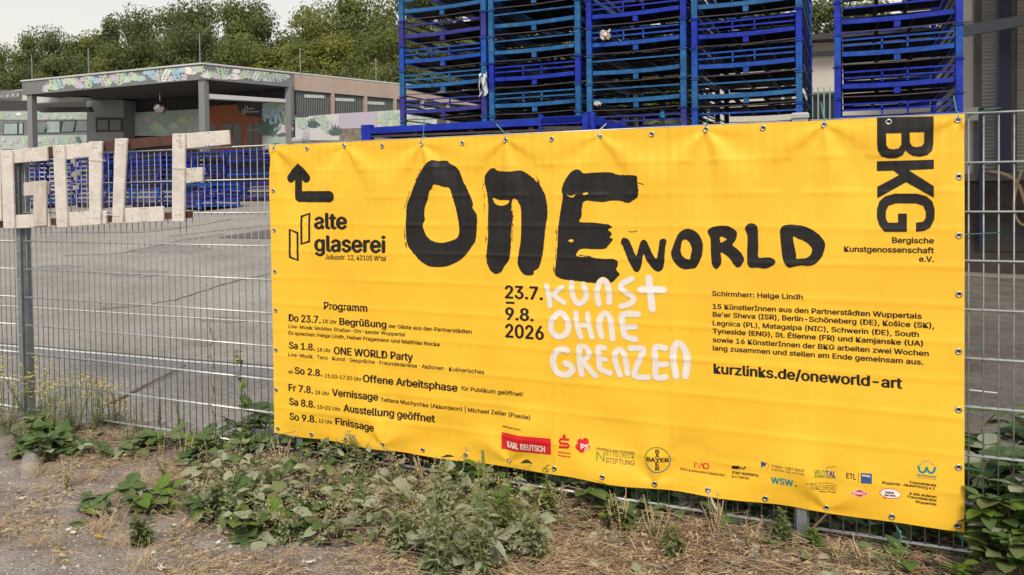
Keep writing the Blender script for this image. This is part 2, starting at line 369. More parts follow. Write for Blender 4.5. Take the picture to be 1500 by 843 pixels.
# ---- print: shapes are laid flat in (x, z) and then follow the cloth
def curve_mesh(make):
    cu = bpy.data.curves.new('print_outline', make[0]); make[1](cu)
    o = bpy.data.objects.new('print_outline', cu); COL.objects.link(o)
    dg = bpy.context.evaluated_depsgraph_get(); dg.update()
    me = bpy.data.meshes.new_from_object(o.evaluated_get(dg), depsgraph=dg)
    vs = [(v.co.x, v.co.y) for v in me.vertices]; fs = [list(p.vertices) for p in me.polygons]
    bpy.data.objects.remove(o); bpy.data.curves.remove(cu); bpy.data.meshes.remove(me)
    return vs, fs
_tc = {}
import os
FONT = None
try:                                                  # the sans that ships inside Blender; its plain built-in font otherwise
    FONT = bpy.data.fonts.load(os.path.join(bpy.utils.system_resource('DATAFILES'), 'fonts', 'Inter.woff2'))
except Exception: pass
def text_raw(s, bold=.018):
    if (s, bold) in _tc: return _tc[(s, bold)]
    if (s, 0) in _tc: return _tc[(s, 0)]
    def mk(cu):
        if FONT: cu.font = FONT
        cu.body = s; cu.size = 1; cu.fill_mode = 'BOTH'; cu.resolution_u = 3
    r = curve_mesh(('FONT', mk)); _tc[(s, 0)] = r
    return r
def fill(loops):
    def mk(cu):
        cu.dimensions = '2D'; cu.fill_mode = 'BOTH'
        for L in loops:
            sp = cu.splines.new('POLY'); sp.points.add(len(L)-1)
            for p, q in zip(sp.points, L): p.co = (q[0], q[1], 0, 1)
            sp.use_cyclic_u = True
    return curve_mesh(('CURVE', mk))
def gridcut(vs, fs, step=.0105):
    bm = bmesh.new(); bv = [bm.verts.new((x, 0, z)) for x, z in vs]
    for f in fs:
        try: bm.faces.new([bv[i] for i in f])
        except ValueError: pass
    xs = [v[0] for v in vs]; zs = [v[1] for v in vs]
    for ax, lo, hi in ((0, min(xs), max(xs)), (2, min(zs), max(zs))):
        k = math.ceil(lo/step)
        while k*step < hi:
            co = [0, 0, 0]; co[ax] = k*step; no = [0, 0, 0]; no[ax] = 1
            bmesh.ops.bisect_plane(bm, geom=bm.verts[:]+bm.edges[:]+bm.faces[:], plane_co=co, plane_no=no); k += 1
    bm.verts.index_update()
    r = [(v.co.x, v.co.z) for v in bm.verts], [[v.index for v in f.verts] for f in bm.faces]
    bm.free(); return r
def heavy(bold):                                      # a heavier face: the outline printed again a hair to each side
    return [(0, 0)] if bold < .004 else [(0, 0), (bold, 0), (-bold, 0), (0, bold*.55), (0, -bold*.55)]
class Print:
    def __init__(s): s.mb = MB()
    def raw(s, vs, fs, lift=.0011, cut=False, mi=0):
        if cut: vs, fs = gridcut(vs, fs)
        out = []
        for x, z in vs:
            zz = z+sag(x)*(1-smooth01((z-BZ0)/.25))*.8
            out.append((x, g(x, z)-lift, zz))
        s.mb.add(out, [f if True else f for f in fs], mi); return s
    def text(s, t, u0, v0, u1, cap, bold=.018, lift=.0011, mi=0, cut=False):
        vs, fs = text_raw(t, bold); hv, _ = text_raw('H', bold)
        ch = max(q[1] for q in hv); x0, z0 = bp(u0, v0); _, zt = bp(u0, v0-cap); x1, _ = bp(u1, v0)
        mn = min(q[0] for q in vs); mx = max(q[0] for q in vs); sx = (x1-x0)/(mx-mn); sz = (zt-z0)/ch
        mn -= bold; mx += bold; sx = (x1-x0)/(mx-mn)
        for k_, (hx, hz) in enumerate(heavy(bold)): s.raw([(x0+(q[0]+hx-mn)*sx, z0+(q[1]+hz)*sz) for q in vs], fs, lift+.00012*k_, cut, mi)
        return s
    def boxtext(s, t, x0, x1, z0, z1, bold, lift=.0011, rot=False, mi=0, cut=False):
        vs, fs = text_raw(t, bold)
        a0, a1 = min(q[0] for q in vs), max(q[0] for q in vs); b0, b1 = min(q[1] for q in vs), max(q[1] for q in vs)
        if rot: vv = [(x0+(q[1]-b0)/(b1-b0)*(x1-x0), z1-(q[0]-a0)/(a1-a0)*(z1-z0)) for q in vs]
        else: vv = [(x0+(q[0]-a0)/(a1-a0)*(x1-x0), z0+(q[1]-b0)/(b1-b0)*(z1-z0)) for q in vs]
        for k_, (hx, hz) in enumerate(heavy(bold)):
            h2 = (hz*(x1-x0)*.9, -hx*(z1-z0)*.9) if rot else (hx*(x1-x0), hz*(z1-z0))
            s.raw([(min(max(q[0]+h2[0], x0), x1), min(max(q[1]+h2[1], z0), z1)) for q in vv], fs, lift+.00012*k_, cut, mi)
        return s
    def poly(s, loops, o=(0, 0), k=1.0, jit=0, lift=.0016, cut=True, mi=0):
        LL = []
        for L in loops:
            P = [bp(o[0]+a/k, o[1]+b/k) for a, b in L]; Q = []
            for i, p in enumerate(P):
                q = P[(i+1) % len(P)]; n = max(1, int(math.hypot(q[0]-p[0], q[1]-p[1])/.006)) if jit else 1
                p_, n_ = P[i-1], P[(i+2) % len(P)]
                for j in range(n):
                    t = j/n
                    if jit:      # rounded through the points, rough like a dry brush
                        c = [.5*((2*p[a])+(-p_[a]+q[a])*t+(2*p_[a]-5*p[a]+4*q[a]-n_[a])*t*t+(-p_[a]+3*p[a]-3*q[a]+n_[a])*t**3) for a in (0, 1)]
                        r = noise.noise(Vector((c[0]*90, c[1]*90, 1)))*jit + noise.noise(Vector((c[0]*260, c[1]*260, 7)))*jit*.8
                        Q.append((c[0]+r, c[1]+r*.6))
                    else: Q.append(p)
            LL.append(Q)
        vs, fs = fill(LL); return s.raw(vs, fs, lift, cut, mi)
    def stroke(s, pts, w, o=(0, 0), k=1.0, lift=.0011, mi=0, smooth=True, closed=False, square=False):
        P = [bp(o[0]+a/k, o[1]+b/k) for a, b in pts]
        c = o[0]+pts[0][0]/k, o[1]+pts[0][1]/k; wa = abs(bp(c[0]+w/k, c[1])[0]-bp(*c)[0]); wb = abs(bp(c[0], c[1]+w/k)[1]-bp(*c)[1]); w_ = (wa+wb)/2
        Q = []
        if smooth and len(P) > 2:
            for i in range(len(P)-1):
                a = P[i-1] if i else (P[-2] if closed else P[0]); b, c_ = P[i], P[i+1]; d = P[i+2] if i+2 < len(P) else (P[1] if closed else P[-1])
                for j in range(7):
                    t = j/7; Q.append(tuple(.5*(2*b[m]+(-a[m]+c_[m])*t+(2*a[m]-5*b[m]+4*c_[m]-d[m])*t*t+(-a[m]+3*b[m]-3*c_[m]+d[m])*t**3) for m in (0, 1)))
            Q.append(P[-1])
        else:
            for a, b in zip(P, P[1:]):
                n = max(1, int(math.hypot(b[0]-a[0], b[1]-a[1])/.03)); Q += [(a[0]+(b[0]-a[0])*j/n, a[1]+(b[1]-a[1])*j/n) for j in range(n)]
            Q.append(P[-1])
        vs, fs = [], []; n = len(Q)
        for i, q in enumerate(Q):
            a = Q[i-1] if i else (Q[-2] if closed else Q[0]); b = Q[i+1] if i+1 < n else (Q[1] if closed else Q[-1])
            dx, dz = b[0]-a[0], b[1]-a[1]; l = math.hypot(dx, dz) or 1; nx, nz = -dz/l, dx/l; h = w_/2*(1+.07*noise.noise(Vector((q[0]*25, q[1]*25, w))))
            vs += [(q[0]+nx*h, q[1]+nz*h), (q[0], q[1]), (q[0]-nx*h, q[1]-nz*h)]
            if i: e = 3*i; fs += [(e-3, e, e+1, e-2), (e-2, e+1, e+2, e-1)]
        if not closed and not square:
            for i, sg in ((0, -1), (n-1, 1)):
                q = Q[i]; b = Q[1] if i == 0 else Q[n-2]; dx, dz = (q[0]-b[0]), (q[1]-b[1]); a0 = math.atan2(dz, dx); base = len(vs); m = 9
                h = math.hypot(vs[3*i][0]-q[0], vs[3*i][1]-q[1])
                vs += [(q[0]+h*math.cos(a0-math.pi/2+math.pi*j/(m-1)), q[1]+h*math.sin(a0-math.pi/2+math.pi*j/(m-1))) for j in range(m)]
                fs += [(3*i+1, base+j, base+j+1) for j in range(m-1)]
        return s.raw(vs, fs, lift, w_ > .02, mi)
    def disc(s, u, v, r, lift=.0011, mi=0, ry=None, ring=None, a0=0, a1=360, n=28):
        x, z = bp(u, v); rx = abs(bp(u+r, v)[0]-x); rz = abs(bp(u, v+(ry or r))[1]-z); vs, fs = [], []
        for j in range(n+1):
            a = R(a0+(a1-a0)*j/n); c_, s_ = math.cos(a), math.sin(a)
            vs += [(x+rx*c_, z+rz*s_), (x+rx*c_*(ring or 0), z+rz*s_*(ring or 0))]
            if j: fs.append((2*j-2, 2*j, 2*j+1, 2*j-1))
        return s.raw(vs, fs, lift, False, mi)
    def build(s, name, mats): return s.mb.build(name, mats, ban)

J = .0022
p = Print()
p.poly([[(205,45),(240,52),(300,50),(325,70),(370,95),(395,135),(415,190),(440,245),(470,310),(480,350),(478,375),(505,420),(510,470),(505,550),(498,600),(470,645),(430,700),(380,740),(310,772),(240,780),(180,772),(120,735),(80,690),(40,640),(25,590),(20,500),(22,400),(28,350),(50,290),(75,220),(100,165),(125,115),(165,70)],
        [(215,215),(240,215),(290,230),(325,240),(345,300),(365,380),(380,450),(388,520),(380,570),(345,595),(280,612),(225,608),(180,585),(150,540),(138,490),(150,460),(148,420),(152,370),(175,310),(185,260),(205,240)]], (590, 225), 4.683, J)
p.poly([[(60,85),(85,58),(115,55),(135,72),(215,78),(290,70),(330,88),(380,125),(430,180),(460,245),(475,320),(475,390),(465,450),(455,540),(445,640),(430,700),(415,740),(385,760),(380,785),(345,790),(310,780),(285,745),(272,700),(280,640),(292,560),(298,470),(298,370),(290,310),(265,270),(240,268),(232,330),(240,400),(228,500),(225,600),(215,680),(180,730),(160,765),(125,780),(95,765),(72,730),(58,670),(65,590),(70,500),(70,400),(70,300),(60,220),(45,160),(45,110)],
        [(102,258),(150,272),(215,275),(205,300),(165,312),(120,298)]], (700, 235), 4.683, J)
p.poly([[(95,140),(130,85),(170,60),(205,68),(220,85),(300,80),(350,78),(400,80),(450,95),(540,98),(570,110),(572,170),(580,200),(570,240),(540,262),(510,278),(460,265),(400,262),(340,272),(240,262),(215,290),(205,370),(195,400),(280,405),(340,412),(385,418),(405,437),(380,450),(405,480),(390,500),(410,515),(385,550),(360,575),(300,578),(215,575),(185,590),(178,622),(260,630),(340,640),(430,645),(445,680),(432,710),(455,740),(430,770),(400,795),(330,800),(260,795),(180,785),(100,775),(60,765),(35,735),(40,680),(50,560),(55,450),(70,330),(85,240),(78,190)],
        [(108,222),(140,230),(172,220),(150,244)], [(118,522),(145,512),(157,525),(140,533)], [(215,215),(250,208),(252,220),(225,226)]], (805, 235), 4.436, J)
WO, WK = (900, 330), 9.375
p.poly([[(95,200),(125,172),(180,190),(210,225),(250,320),(295,420),(330,330),(360,230),(400,200),(440,220),(470,280),(520,390),(575,460),(600,370),(615,260),(625,205),(680,185),(715,215),(700,290),(690,400),(685,520),(660,605),(600,640),(540,610),(480,540),(430,460),(400,400),(380,500),(360,590),(320,645),(270,625),(220,540),(170,430),(120,300),(90,250)]], WO, WK, J*.6)
p.poly([[(880,120),(940,70),(1010,50),(1080,70),(1150,120),(1200,210),(1215,300),(1200,420),(1160,520),(1110,590),(1050,598),(980,608),(900,585),(840,530),(790,440),(780,380),(800,310),(840,200)], [(955,195),(1010,215),(1050,270),(1065,330),(1050,400),(1035,470),(985,462),(940,430),(910,370),(912,310),(930,220)]], WO, WK, J*.6)
RO, RK = (1030, 315), 7.895
p.poly([[(50,190),(90,150),(160,130),(270,125),(330,150),(385,190),(392,240),(370,300),(340,350),(400,400),(450,455),(475,515),(455,560),(430,600),(400,612),(360,580),(320,520),(270,470),(205,435),(212,520),(205,570),(185,600),(155,628),(115,600),(98,540),(90,440),(88,340),(80,260)], [(195,258),(230,255),(275,282),(240,305),(205,322)]], RO, RK, J*.6)
p.poly([[(485,155),(520,105),(560,97),(605,110),(630,150),(635,260),(638,380),(640,490),(720,492),(780,495),(830,520),(840,540),(815,580),(770,605),(720,622),(620,612),(540,610),(515,570),(508,470),(512,350),(512,240)]], RO, RK, J*.6)
p.poly([[(890,180),(920,130),(1000,112),(1080,118),(1180,135),(1280,185),(1360,250),(1405,320),(1408,380),(1380,470),(1330,540),(1270,580),(1200,590),(1130,585),(1050,600),(990,612),(950,575),(920,500),(905,400),(895,290)], [(1040,255),(1100,275),(1180,310),(1240,360),(1260,410),(1235,470),(1190,500),(1130,505),(1075,508),(1078,470),(1060,380)]], RO, RK, J*.6)
p.stroke([(190, 90), (250, 95), (310, 80)], 10, WO, WK)
def flecks(pts, o, k, n, w):                        # dry bristle marks beside the brush strokes
    for i in range(len(pts)-1):
        for j in range(n):
            t = random.random(); a = pts[i][0]+(pts[i+1][0]-pts[i][0])*t+rnd(-5, 5); b = pts[i][1]+(pts[i+1][1]-pts[i][1])*t+rnd(-4, 4); l = rnd(8, 34)
            dx, dy = pts[i+1][0]-pts[i][0], pts[i+1][1]-pts[i][1]; m = math.hypot(dx, dy)
            p.stroke([(a, b), (a+dx/m*l, b+dy/m*l)], w*rnd(.5, 1.2), o, k, .0011)
flecks([(8, 490), (10, 560), (20, 620)], (590, 225), 4.683, 4, 5); flecks([(120, 110), (60, 230), (14, 350)], (590, 225), 4.683, 4, 5)
flecks([(30, 140), (38, 260), (46, 380)], (700, 235), 4.683, 4, 4); flecks([(60, 440), (58, 560)], (700, 235), 4.683, 5, 4); flecks([(240, 330), (238, 420), (232, 560)], (700, 235), 4.683, 5, 5)
flecks([(400, 110), (440, 200)], (700, 235), 4.683, 6, 4); flecks([(44, 450), (38, 600), (28, 720)], (805, 235), 4.436, 4, 4); flecks([(180, 612), (270, 632)], (805, 235), 4.436, 6, 5); flecks([(575, 150), (605, 155)], (805, 235), 4.436, 2, 5); flecks([(205, 330), (198, 390)], (805, 235), 4.436, 4, 5)
p.build('brush_headline', M['ink'])

# white brush words
p = Print(); KO, KK, GO, GK = (795, 400), 7.663, (795, 490), 6.522
white = [([(45,145),(65,250),(85,370)],55,0),([(215,160),(110,245)],50,0),([(110,245),(240,335)],50,0),([(325,115),(330,220),(360,310),(410,345),(465,310),(490,250),(470,170),(455,130)],58,0),([(630,350),(610,250),(620,150),(670,85),(720,120),(745,220),(745,330)],62,0),([(1000,65),(900,120),(875,165),(930,220),(1000,260),(1020,310),(960,355),(880,375)],60,0),([(1190,60),(1205,200),(1230,405)],75,0),([(1105,190),(1220,185),(1355,190)],75,0),
 ([(195,450),(125,500),(95,590),(120,680),(195,715),(265,680),(290,590),(255,490),(195,450)],62,2),([(375,450),(385,580),(430,720)],55,0),([(505,460),(520,590),(555,720)],55,0),([(385,585),(520,590)],50,0),([(665,715),(635,600),(650,500),(700,455),(755,510),(775,620),(785,740)],62,0),([(1070,465),(900,475),(905,620),(930,710),(1040,745)],65,0),([(920,610),(1040,605)],60,0),
 ([(235,155),(190,140),(120,180),(100,270),(140,360),(220,385),(280,350),(270,300),(220,275)],55,1),([(350,120),(355,260),(375,380)],52,1),([(350,120),(410,120),(445,170),(420,230),(370,260)],45,1),([(395,270),(455,340),(505,395)],50,1),([(590,130),(530,130),(540,220),(545,310),(570,340),(645,370)],50,1),([(545,230),(600,240)],40,1),([(740,390),(700,280),(690,190),(730,145),(780,190),(800,290),(810,375)],50,1),([(840,135),(960,140),(930,230),(890,330),(885,400),(1010,410)],52,1),([(1170,130),(1075,130),(1080,270),(1085,405),(1175,405)],55,1),([(1090,290),(1180,285)],50,1),([(1275,395),(1250,250),(1255,130),(1300,85),(1355,140),(1380,240),(1365,400)],60,1)]
for i, (pts, w, kind) in enumerate(white):
    o, k = (GO, GK) if kind == 1 else (KO, KK)
    p.stroke(pts, w+12, o, k, .0016+.00012*(i % 3), 1, closed=kind == 2); p.stroke(pts, w-3, o, k, .0021+.00012*(i % 3), 0, closed=kind == 2)
p.build('white_brush_words', [M['whiteprint'], M['cream']])

# programme, dates
p = Print()
for a in [('Programm',474,453.3,538.1,10.5,.03),('Do 23.7.',422.8,470.7,469.8,10.2,.03),('18 Uhr',472.3,473.5,493.1,5.5,.02),('Begrüßung',496.8,476,566,9.8,.03),('der Gäste aus den Partnerstädten',568.8,480.4,691.3,5.4,.02),
 ('Live-Musik: Mobiles Straßen-Ohr-kester Wuppertal',422.8,480.6,593.6,5,.02),('Es sprechen: Helge Lindh, Heiner Fragemann und Matthias Nocke',422.8,490.3,644.3,5,.02),
 ('Sa 1.8.',423.3,510.5,462,9.5,.03),('18 Uhr',464.9,514.8,484.8,5.3,.02),('ONE WORLD Party',488.8,518.8,605,10.5,.03),('Live-Musik · Tanz · Kunst · Gespräche · Freundeskreise · Aktionen · Kulinarisches',422.8,521.6,709.5,5,.02),
 ('ab',422.8,546.7,429.6,5,.02),('So 2.8.',432.2,547.3,472.9,9.6,.03),('15:30–17:30 Uhr',476.3,553,529.8,5.4,.02),('Offene Arbeitsphase',531.8,559.5,670.5,10.4,.03),('für Publikum geöffnet!',675.6,571.7,765.8,5.8,.02),
 ('Fr 7.8.',423.3,572.3,459.5,9.7,.03),('18 Uhr',462.3,576.9,483.7,5.3,.02),('Vernissage',487.4,579.4,554.3,10,.03),('Tetiana Muchychka (Akkordeon) | Michael Zeller (Poesie)',557.4,588.5,778,5.6,.02),
 ('Sa 8.8.',424.2,592.5,463.2,9.7,.03),('10–22 Uhr',465.8,597.9,499.6,5.3,.02),('Ausstellung geöffnet',503.9,602.2,637.4,10,.03),('So 9.8.',425,613.6,464.6,9.7,.03),('12 Uhr',467.5,618.7,487.7,5.3,.02),('Finissage',491.7,622,550.9,10,.03)]: p.text(*a)
p.build('programme_lettering', M['ink'])
p = Print()
for a in [('23.7.',739.5,436.9,795.4,18.3,.03),('9.8.',740.2,468.2,782,17.5,.03),('2026',740.2,493.9,797,19,.03)]: p.text(*a)
p.stroke([(740.9, 443.6), (753.7, 444.2)], 3.2, square=True); p.build('date_lettering', M['ink'])
# venue: arrow, frames, name
p = Print(); o, k = (400, 200), 3.5125
p.stroke([(90, 215), (129, 162), (168, 215)], 44, o, k, .0013, smooth=False); p.poly([[(90, 215), (129, 160), (168, 215)]], o, k, lift=.0017)
p.stroke([(129, 180), (129, 300)], 40, o, k, .0021, smooth=False); p.stroke([(135, 310), (290, 310)], 52, o, k, .0026, smooth=False)
for q in ([(82,475),(132,493),(132,642),(82,625)], [(142,408),(192,392),(192,545),(142,558)]):
    c = (sum(a for a, b in q)/4, sum(b for a, b in q)/4)
    p.poly([q, [(c[0]+(a-c[0])*.60, c[1]+(b-c[1])*.88) for a, b in q]], o, k)
p.text('alte', 460.4, 335.2, 508.2, 22.5, .035); p.text('glaserei', 460.6, 368, 565, 22.5, .035); p.text("Juliusstr. 12, 42105 W'tal", 476.3, 380, 566, 6.8, .02)
p.build('venue_lettering', M['ink'])
# BKG upright
p = Print(); o, k = (1220, 150), 3.3727
p.poly([[(218,76),(497,70),(497,205),(490,240),(465,262),(430,270),(395,265),(370,250),(360,238),(345,262),(315,276),(275,278),(240,268),(222,240),(218,200)], [(262,155),(338,153),(338,210),(325,228),(300,233),(278,230),(264,215)], [(378,150),(451,148),(451,200),(440,217),(415,222),(392,218),(380,200)]], o, k)
p.poly([[(218,292),(497,284),(497,330),(375,336),(497,415),(497,472),(362,395),(220,475),(220,418),(328,360),(300,338),(218,340)]], o, k)
p.poly([[(410,640),(410,595),(445,590),(458,570),(458,540),(445,512),(410,500),(310,500),(275,512),(262,540),(262,575),(272,595),(322,595),(322,550),(365,550),(365,640),(255,640),(230,610),(218,570),(218,530),(230,490),(258,465),(305,452),(415,452),(462,465),(490,490),(502,530),(500,580),(480,620),(450,635)]], o, k)
p.text('Bergische', 1306.6, 356, 1368, 8, .025); p.text('Kunstgenossenschaft', 1236.3, 368.8, 1368, 8, .025); p.text('e.V.', 1346, 383.3, 1368, 8, .025)
p.build('association_lettering', M['ink'])
p = Print()
for a in [('Schirmherr: Helge Lindh',1043,433.3,1176,6.8,.024),('15 KünstlerInnen aus den Partnerstädten Wuppertals',1044,452.4,1350,7,.024),("Be'er Sheva (ISR), Berlin-Schöneberg (DE), Košice (SK),",1044,464.1,1368.5,7,.024),('Legnica (PL), Matagalpa (NIC), Schwerin (DE), South',1044,476.8,1346,7,.024),
 ('Tyneside (ENG), St. Étienne (FR) und Kamjanske (UA)',1044,488.5,1352,7,.024),('sowie 16 KünstlerInnen der BKG arbeiten zwei Wochen',1044,501.2,1360.5,7,.024),('lang zusammen und stellen am Ende gemeinsam aus.',1044,513.2,1352.5,7,.024),('kurzlinks.de/oneworld-art',1045.3,547,1321.6,14,.03)]: p.text(*a)
p.build('artists_lettering', M['ink'])

# sponsors
def logo(name, mats, fn):
    p = Print(); fn(p); return p.build(name, mats)
o8, k8 = (720, 600), 4.1667; o1, k1 = (1040, 650), 3.75
def L8(a, b): return o8[0]+a/k8, o8[1]+b/k8
def L1(a, b): return o1[0]+a/k1, o1[1]+b/k1
def T(p, t, f, x0, y, x1, cap, mi=0, bold=.02, lift=.0011):
    u, v = f(x0, y); u1, _ = f(x1, y); p.text(t, u, v, u1, cap, bold, lift, mi)
def f(p): T(p, 'Gefördert durch:', L8, 67, 107, 187, 2.6)
logo('sponsor_heading', M['brown_p'], f)
def f(p):
    p.poly([[(62,137),(367,172),(367,268),(62,235)]], o8, k8); T(p, 'KARL DEUTSCH', L8, 97, 222, 330, 8.4, 1, .03, .0022)
logo('sponsor_logo', [M['red'], M['white2']], f)
def f(p):
    p.disc(*L8(447, 160), 2.6); S_ = [(478,180),(425,176),(420,190),(425,200),(470,205),(476,215),(470,226),(416,222)]; p.stroke(S_, 15, o8, k8, smooth=False, square=True)
    T(p, 'Sparkasse', L8, 410, 256, 487, 2.6); T(p, 'Wuppertal', L8, 408, 275, 487, 2.6)
logo('sponsor_logo', M['red'], f)
def f(p):
    for i, (a, b) in enumerate(((545, 195), (577, 190), (585, 222), (553, 238), (536, 222))): p.disc(*L8(a, b), 4.6, .0011+.0002*i)
    p.disc(*L8(562, 213), 5.5, .0022); T(p, 'PS', L8, 548, 234, 598, 7, 1, .03, .0028)
logo('sponsor_logo', [M['red'], M['white2']], f)
def f(p):
    T(p, 'FRIEDRICH UND HILDEGARD', L8, 643, 236, 875, 2.6); T(p, 'N', L8, 645, 298, 695, 12, 1, 0); T(p, 'ETTELBECK', L8, 703, 271, 875, 6.3, 1, .005); T(p, 'STIFTUNG', L8, 703, 308, 875, 6.3, 0, .012)
logo('sponsor_logo', [M['grey_p'], M['green_p']], f)
def f(p):
    u, v = L8(1015, 302); p.disc(u, v, 18.8, .0011, 1, ring=.92, a0=20, a1=200); p.disc(u, v, 18.8, .0011, 2, ring=.92, a0=200, a1=380)
    T(p, 'BAYER', L8, 950, 305, 1083, 5.6, 0, .03)
    for c, y in zip('BAER', (261, 284, 336, 362)): T(p, c, L8, 1003, y, 1027, 5.4, 0, .03)
logo('sponsor_logo', [M['ink'], M['green_p'], M['teal_p']], f)
def f(p):
    p.stroke([(1240,322),(1240,354)], 6, o8, k8, smooth=False); p.stroke([(1252,324),(1268,357),(1284,326)], 5, o8, k8, smooth=False); p.stroke([(1284,326),(1294,359)], 5, o8, k8, lift=.0014, smooth=False); u, v = L8(1309, 344); p.disc(u, v, 4.6, ring=.65)
    T(p, 'Stiftung Kalkwerke Oetelshofen', L8, 1150, 368, 1422, 3.2, 1, .008)
logo('sponsor_logo', [M['red'], M['brown_p']], f)
def f(p):
    p.poly([[(120,119),(158,121),(158,139),(120,136)]], o1, k1); p.stroke([(158,124),(166,138),(174,127),(182,140),(194,126)], 7, o1, k1, smooth=False)
    T(p, 'STADT WUPPERTAL', L1, 120, 161, 270, 3.4, 0, .03); T(p, 'KULTURBÜRO', L1, 120, 181, 215, 3, 0, .005)
logo('sponsor_logo', M['ink'], f)
def f(p):
    p.poly([[(281,97),(306,105),(308,118),(300,124),(291,120),(288,132),(281,128)]], o1, k1); p.stroke([(308,103),(322,112),(323,126),(310,135)], 4, o1, k1, mi=1); T(p, 'STORCH-CIRET GROUP', L1, 338, 127, 518, 3.8, 2, .01); T(p, 'PAINTING TOOL SYSTEMS', L1, 338, 142, 518, 2.4, 2, .01)
logo('sponsor_logo', [M['blue_p'], M['orange_p'], M['grey_p']], f)
def f(p): T(p, 'WSW', L1, 335, 214, 458, 9, 0, .03); p.disc(*L1(472, 228), 1.8, mi=1)
logo('sponsor_logo', [M['teal_p'], M['green_p']], f)
def f(p):
    T(p, 'VELO', L1, 572, 168, 633, 8, 0, .03); T(p, 'TAL', L1, 634, 176, 692, 8, 1, .03); T(p, 'Radverkehr in Wuppertal', L1, 574, 176, 690, 2, 0, .01); p.stroke([(640,136),(655,124),(668,134),(680,123),(692,133)], 2.5, o1, k1, mi=2)
logo('sponsor_logo', [M['green_p'], M['blue_p'], M['grey_p']], f)
def f(p):
    p.stroke([(525,212),(580,208),(650,214),(698,226)], 4, o1, k1, mi=1); T(p, 'ESKESBERG', L1, 555, 238, 693, 7, 0, 0); T(p, 'Haus und mehr', L1, 602, 256, 692, 2, 2, .01)
logo('sponsor_logo', [M['grey_p'], M['green_p'], M['ink']], f)
def f(p):
    T(p, 'ETL', L1, 748, 186, 802, 7.4, 0, .025); p.stroke([(815, 156), (815, 207)], 2.2, o1, k1, smooth=False, square=True)
logo('sponsor_logo', M['brown_p'], f)
def f(p): p.poly([[(828,157),(888,161),(888,214),(828,209)]], o1, k1); T(p, 'RINKE', L1, 834, 174, 880, 2.6, 1, .03, .002)
logo('sponsor_logo', [M['blue_p'], M['white2']], f)
def f(p):
    p.poly([[(766,262),(820,240),(872,267),(822,287)]], o1, k1, lift=.0011, mi=1); p.poly([[(772,262),(820,243),(866,267),(822,284)]], o1, k1, lift=.0015); T(p, 'KNIPEX', L1, 788, 266, 852, 3.4, 1, .03, .0024)
logo('sponsor_logo', [M['red'], M['white2']], f)
def f(p):
    u, v = L1(990, 270); p.disc(u, v, 16, .0011, 1, ry=7.4); p.poly([[(955,288),(975,290),(952,299)]], o1, k1, lift=.0013, mi=1); p.disc(u, v, 15, .0017, 0, ry=6.5)
    T(p, 'vielfalt.', L1, 960, 266, 1012, 3, 2, .03, .0025); T(p, 'viel wert.', L1, 955, 280, 1022, 3, 2, .03, .0025)
logo('sponsor_logo', [M['white2'], M['red'], M['ink']], f)
def f(p):
    p.stroke([(1145,124),(1152,148),(1168,158),(1184,146),(1190,130),(1196,146),(1210,160),(1228,154),(1236,132)], 12, o1, k1, mi=0)
    for i in range(7):
        a = R(20+i*140/6); p.stroke([(1190-30*math.cos(a), 124-24*math.sin(a)), (1190-42*math.cos(a), 124-34*math.sin(a))], 3, o1, k1, mi=0)
    T(p, 'FREUNDESKREIS', L1, 1135, 174, 1243, 2.2, 0, .02); T(p, 'Wuppertal', L1, 1135, 186, 1243, 1.6, 1, 0)
logo('sponsor_logo', [M['teal_p'], M['grey_p']], f)
def f(p):
    for t, x0, y, x1 in (('Freundeskreis', 1097, 217, 1243), ('Wuppertal-Jekaterinburg e.V.', 942, 215, 1240), ('& alle anderen', 1095, 278, 1243), ('Freundeskreise', 1085, 295, 1243), ('Wuppertals', 1127, 322, 1243)): T(p, t, L1, x0, y, x1, 3.8, 0, .022)
logo('friends_lettering', M['ink'], f)
def f(p): pass

# cable ties and twine at the eyelets
def tie(label, pts, m, r=.0024, name='cable_tie'):
    mb = MB(); mb.tube(pts, r, 6); a = pts[len(pts)//2]; mb.box((a[0]-.004, a[1]-.004, a[2]-.004), (a[0]+.004, a[1]+.004, a[2]+.004))
    o = mb.build(name, m, smooth=False); tag(o, label, 'cable tie', 'cable ties holding the banner')
def tie_top(i, m, dx, dz, desc):
    x, z = ET[i]; y = g(x, z); zt = ZB+1.8
    tie(desc, [(x, y-.004, z), (x, y-.006, (z+zt)/2), (x+.002, -.012, zt+.008), (x+.003, .016, zt+.006), (x+.002, .018, zt-.012), (x+dx*.25, -.008, zt+.01), (x+dx, -.01, zt+dz)], m)
tie_top(0, M['tie_green'], -.03, .012, 'green cable tie at the top left corner eyelet of the banner')
tie_top(2, M['galv'], .005, .03, 'short grey cable tie above the arrow on the banner')
tie_top(4, M['tie_teal'], .012, .10, 'thin pale tie standing up above the big letter O')
tie_top(6, M['tie_teal'], -.055, .055, 'pale teal tie leaning left above the gap of the big O and N')
tie_top(8, M['tie_white'], .03, .03, 'white cable tie with short tail above the big letter E')
tie_top(10, M['tie_green'], .012, .075, 'green upright cable tie above the letter R of WORLD')
tie_top(12, M['tie_teal'], -.012, .075, 'teal upright cable tie left of the black BKG lettering')
tie_top(14, M['tie_teal'], -.012, .075, 'pale blue curled cable tie at the top right corner of the banner')
x, z = ET[14]; tag(MB().tube([(x, g(x, z)-.004, z), (x+.035, -.014, z+.012), (x+.05, .014, z+.02), (x+.10, -.008, z+.035), (x+.145, -.012, z+.043)], .0028, 6).build('twine', M['tie_green'], smooth=True), 'frayed green twine tied from the top right corner to the top rail', 'twine')
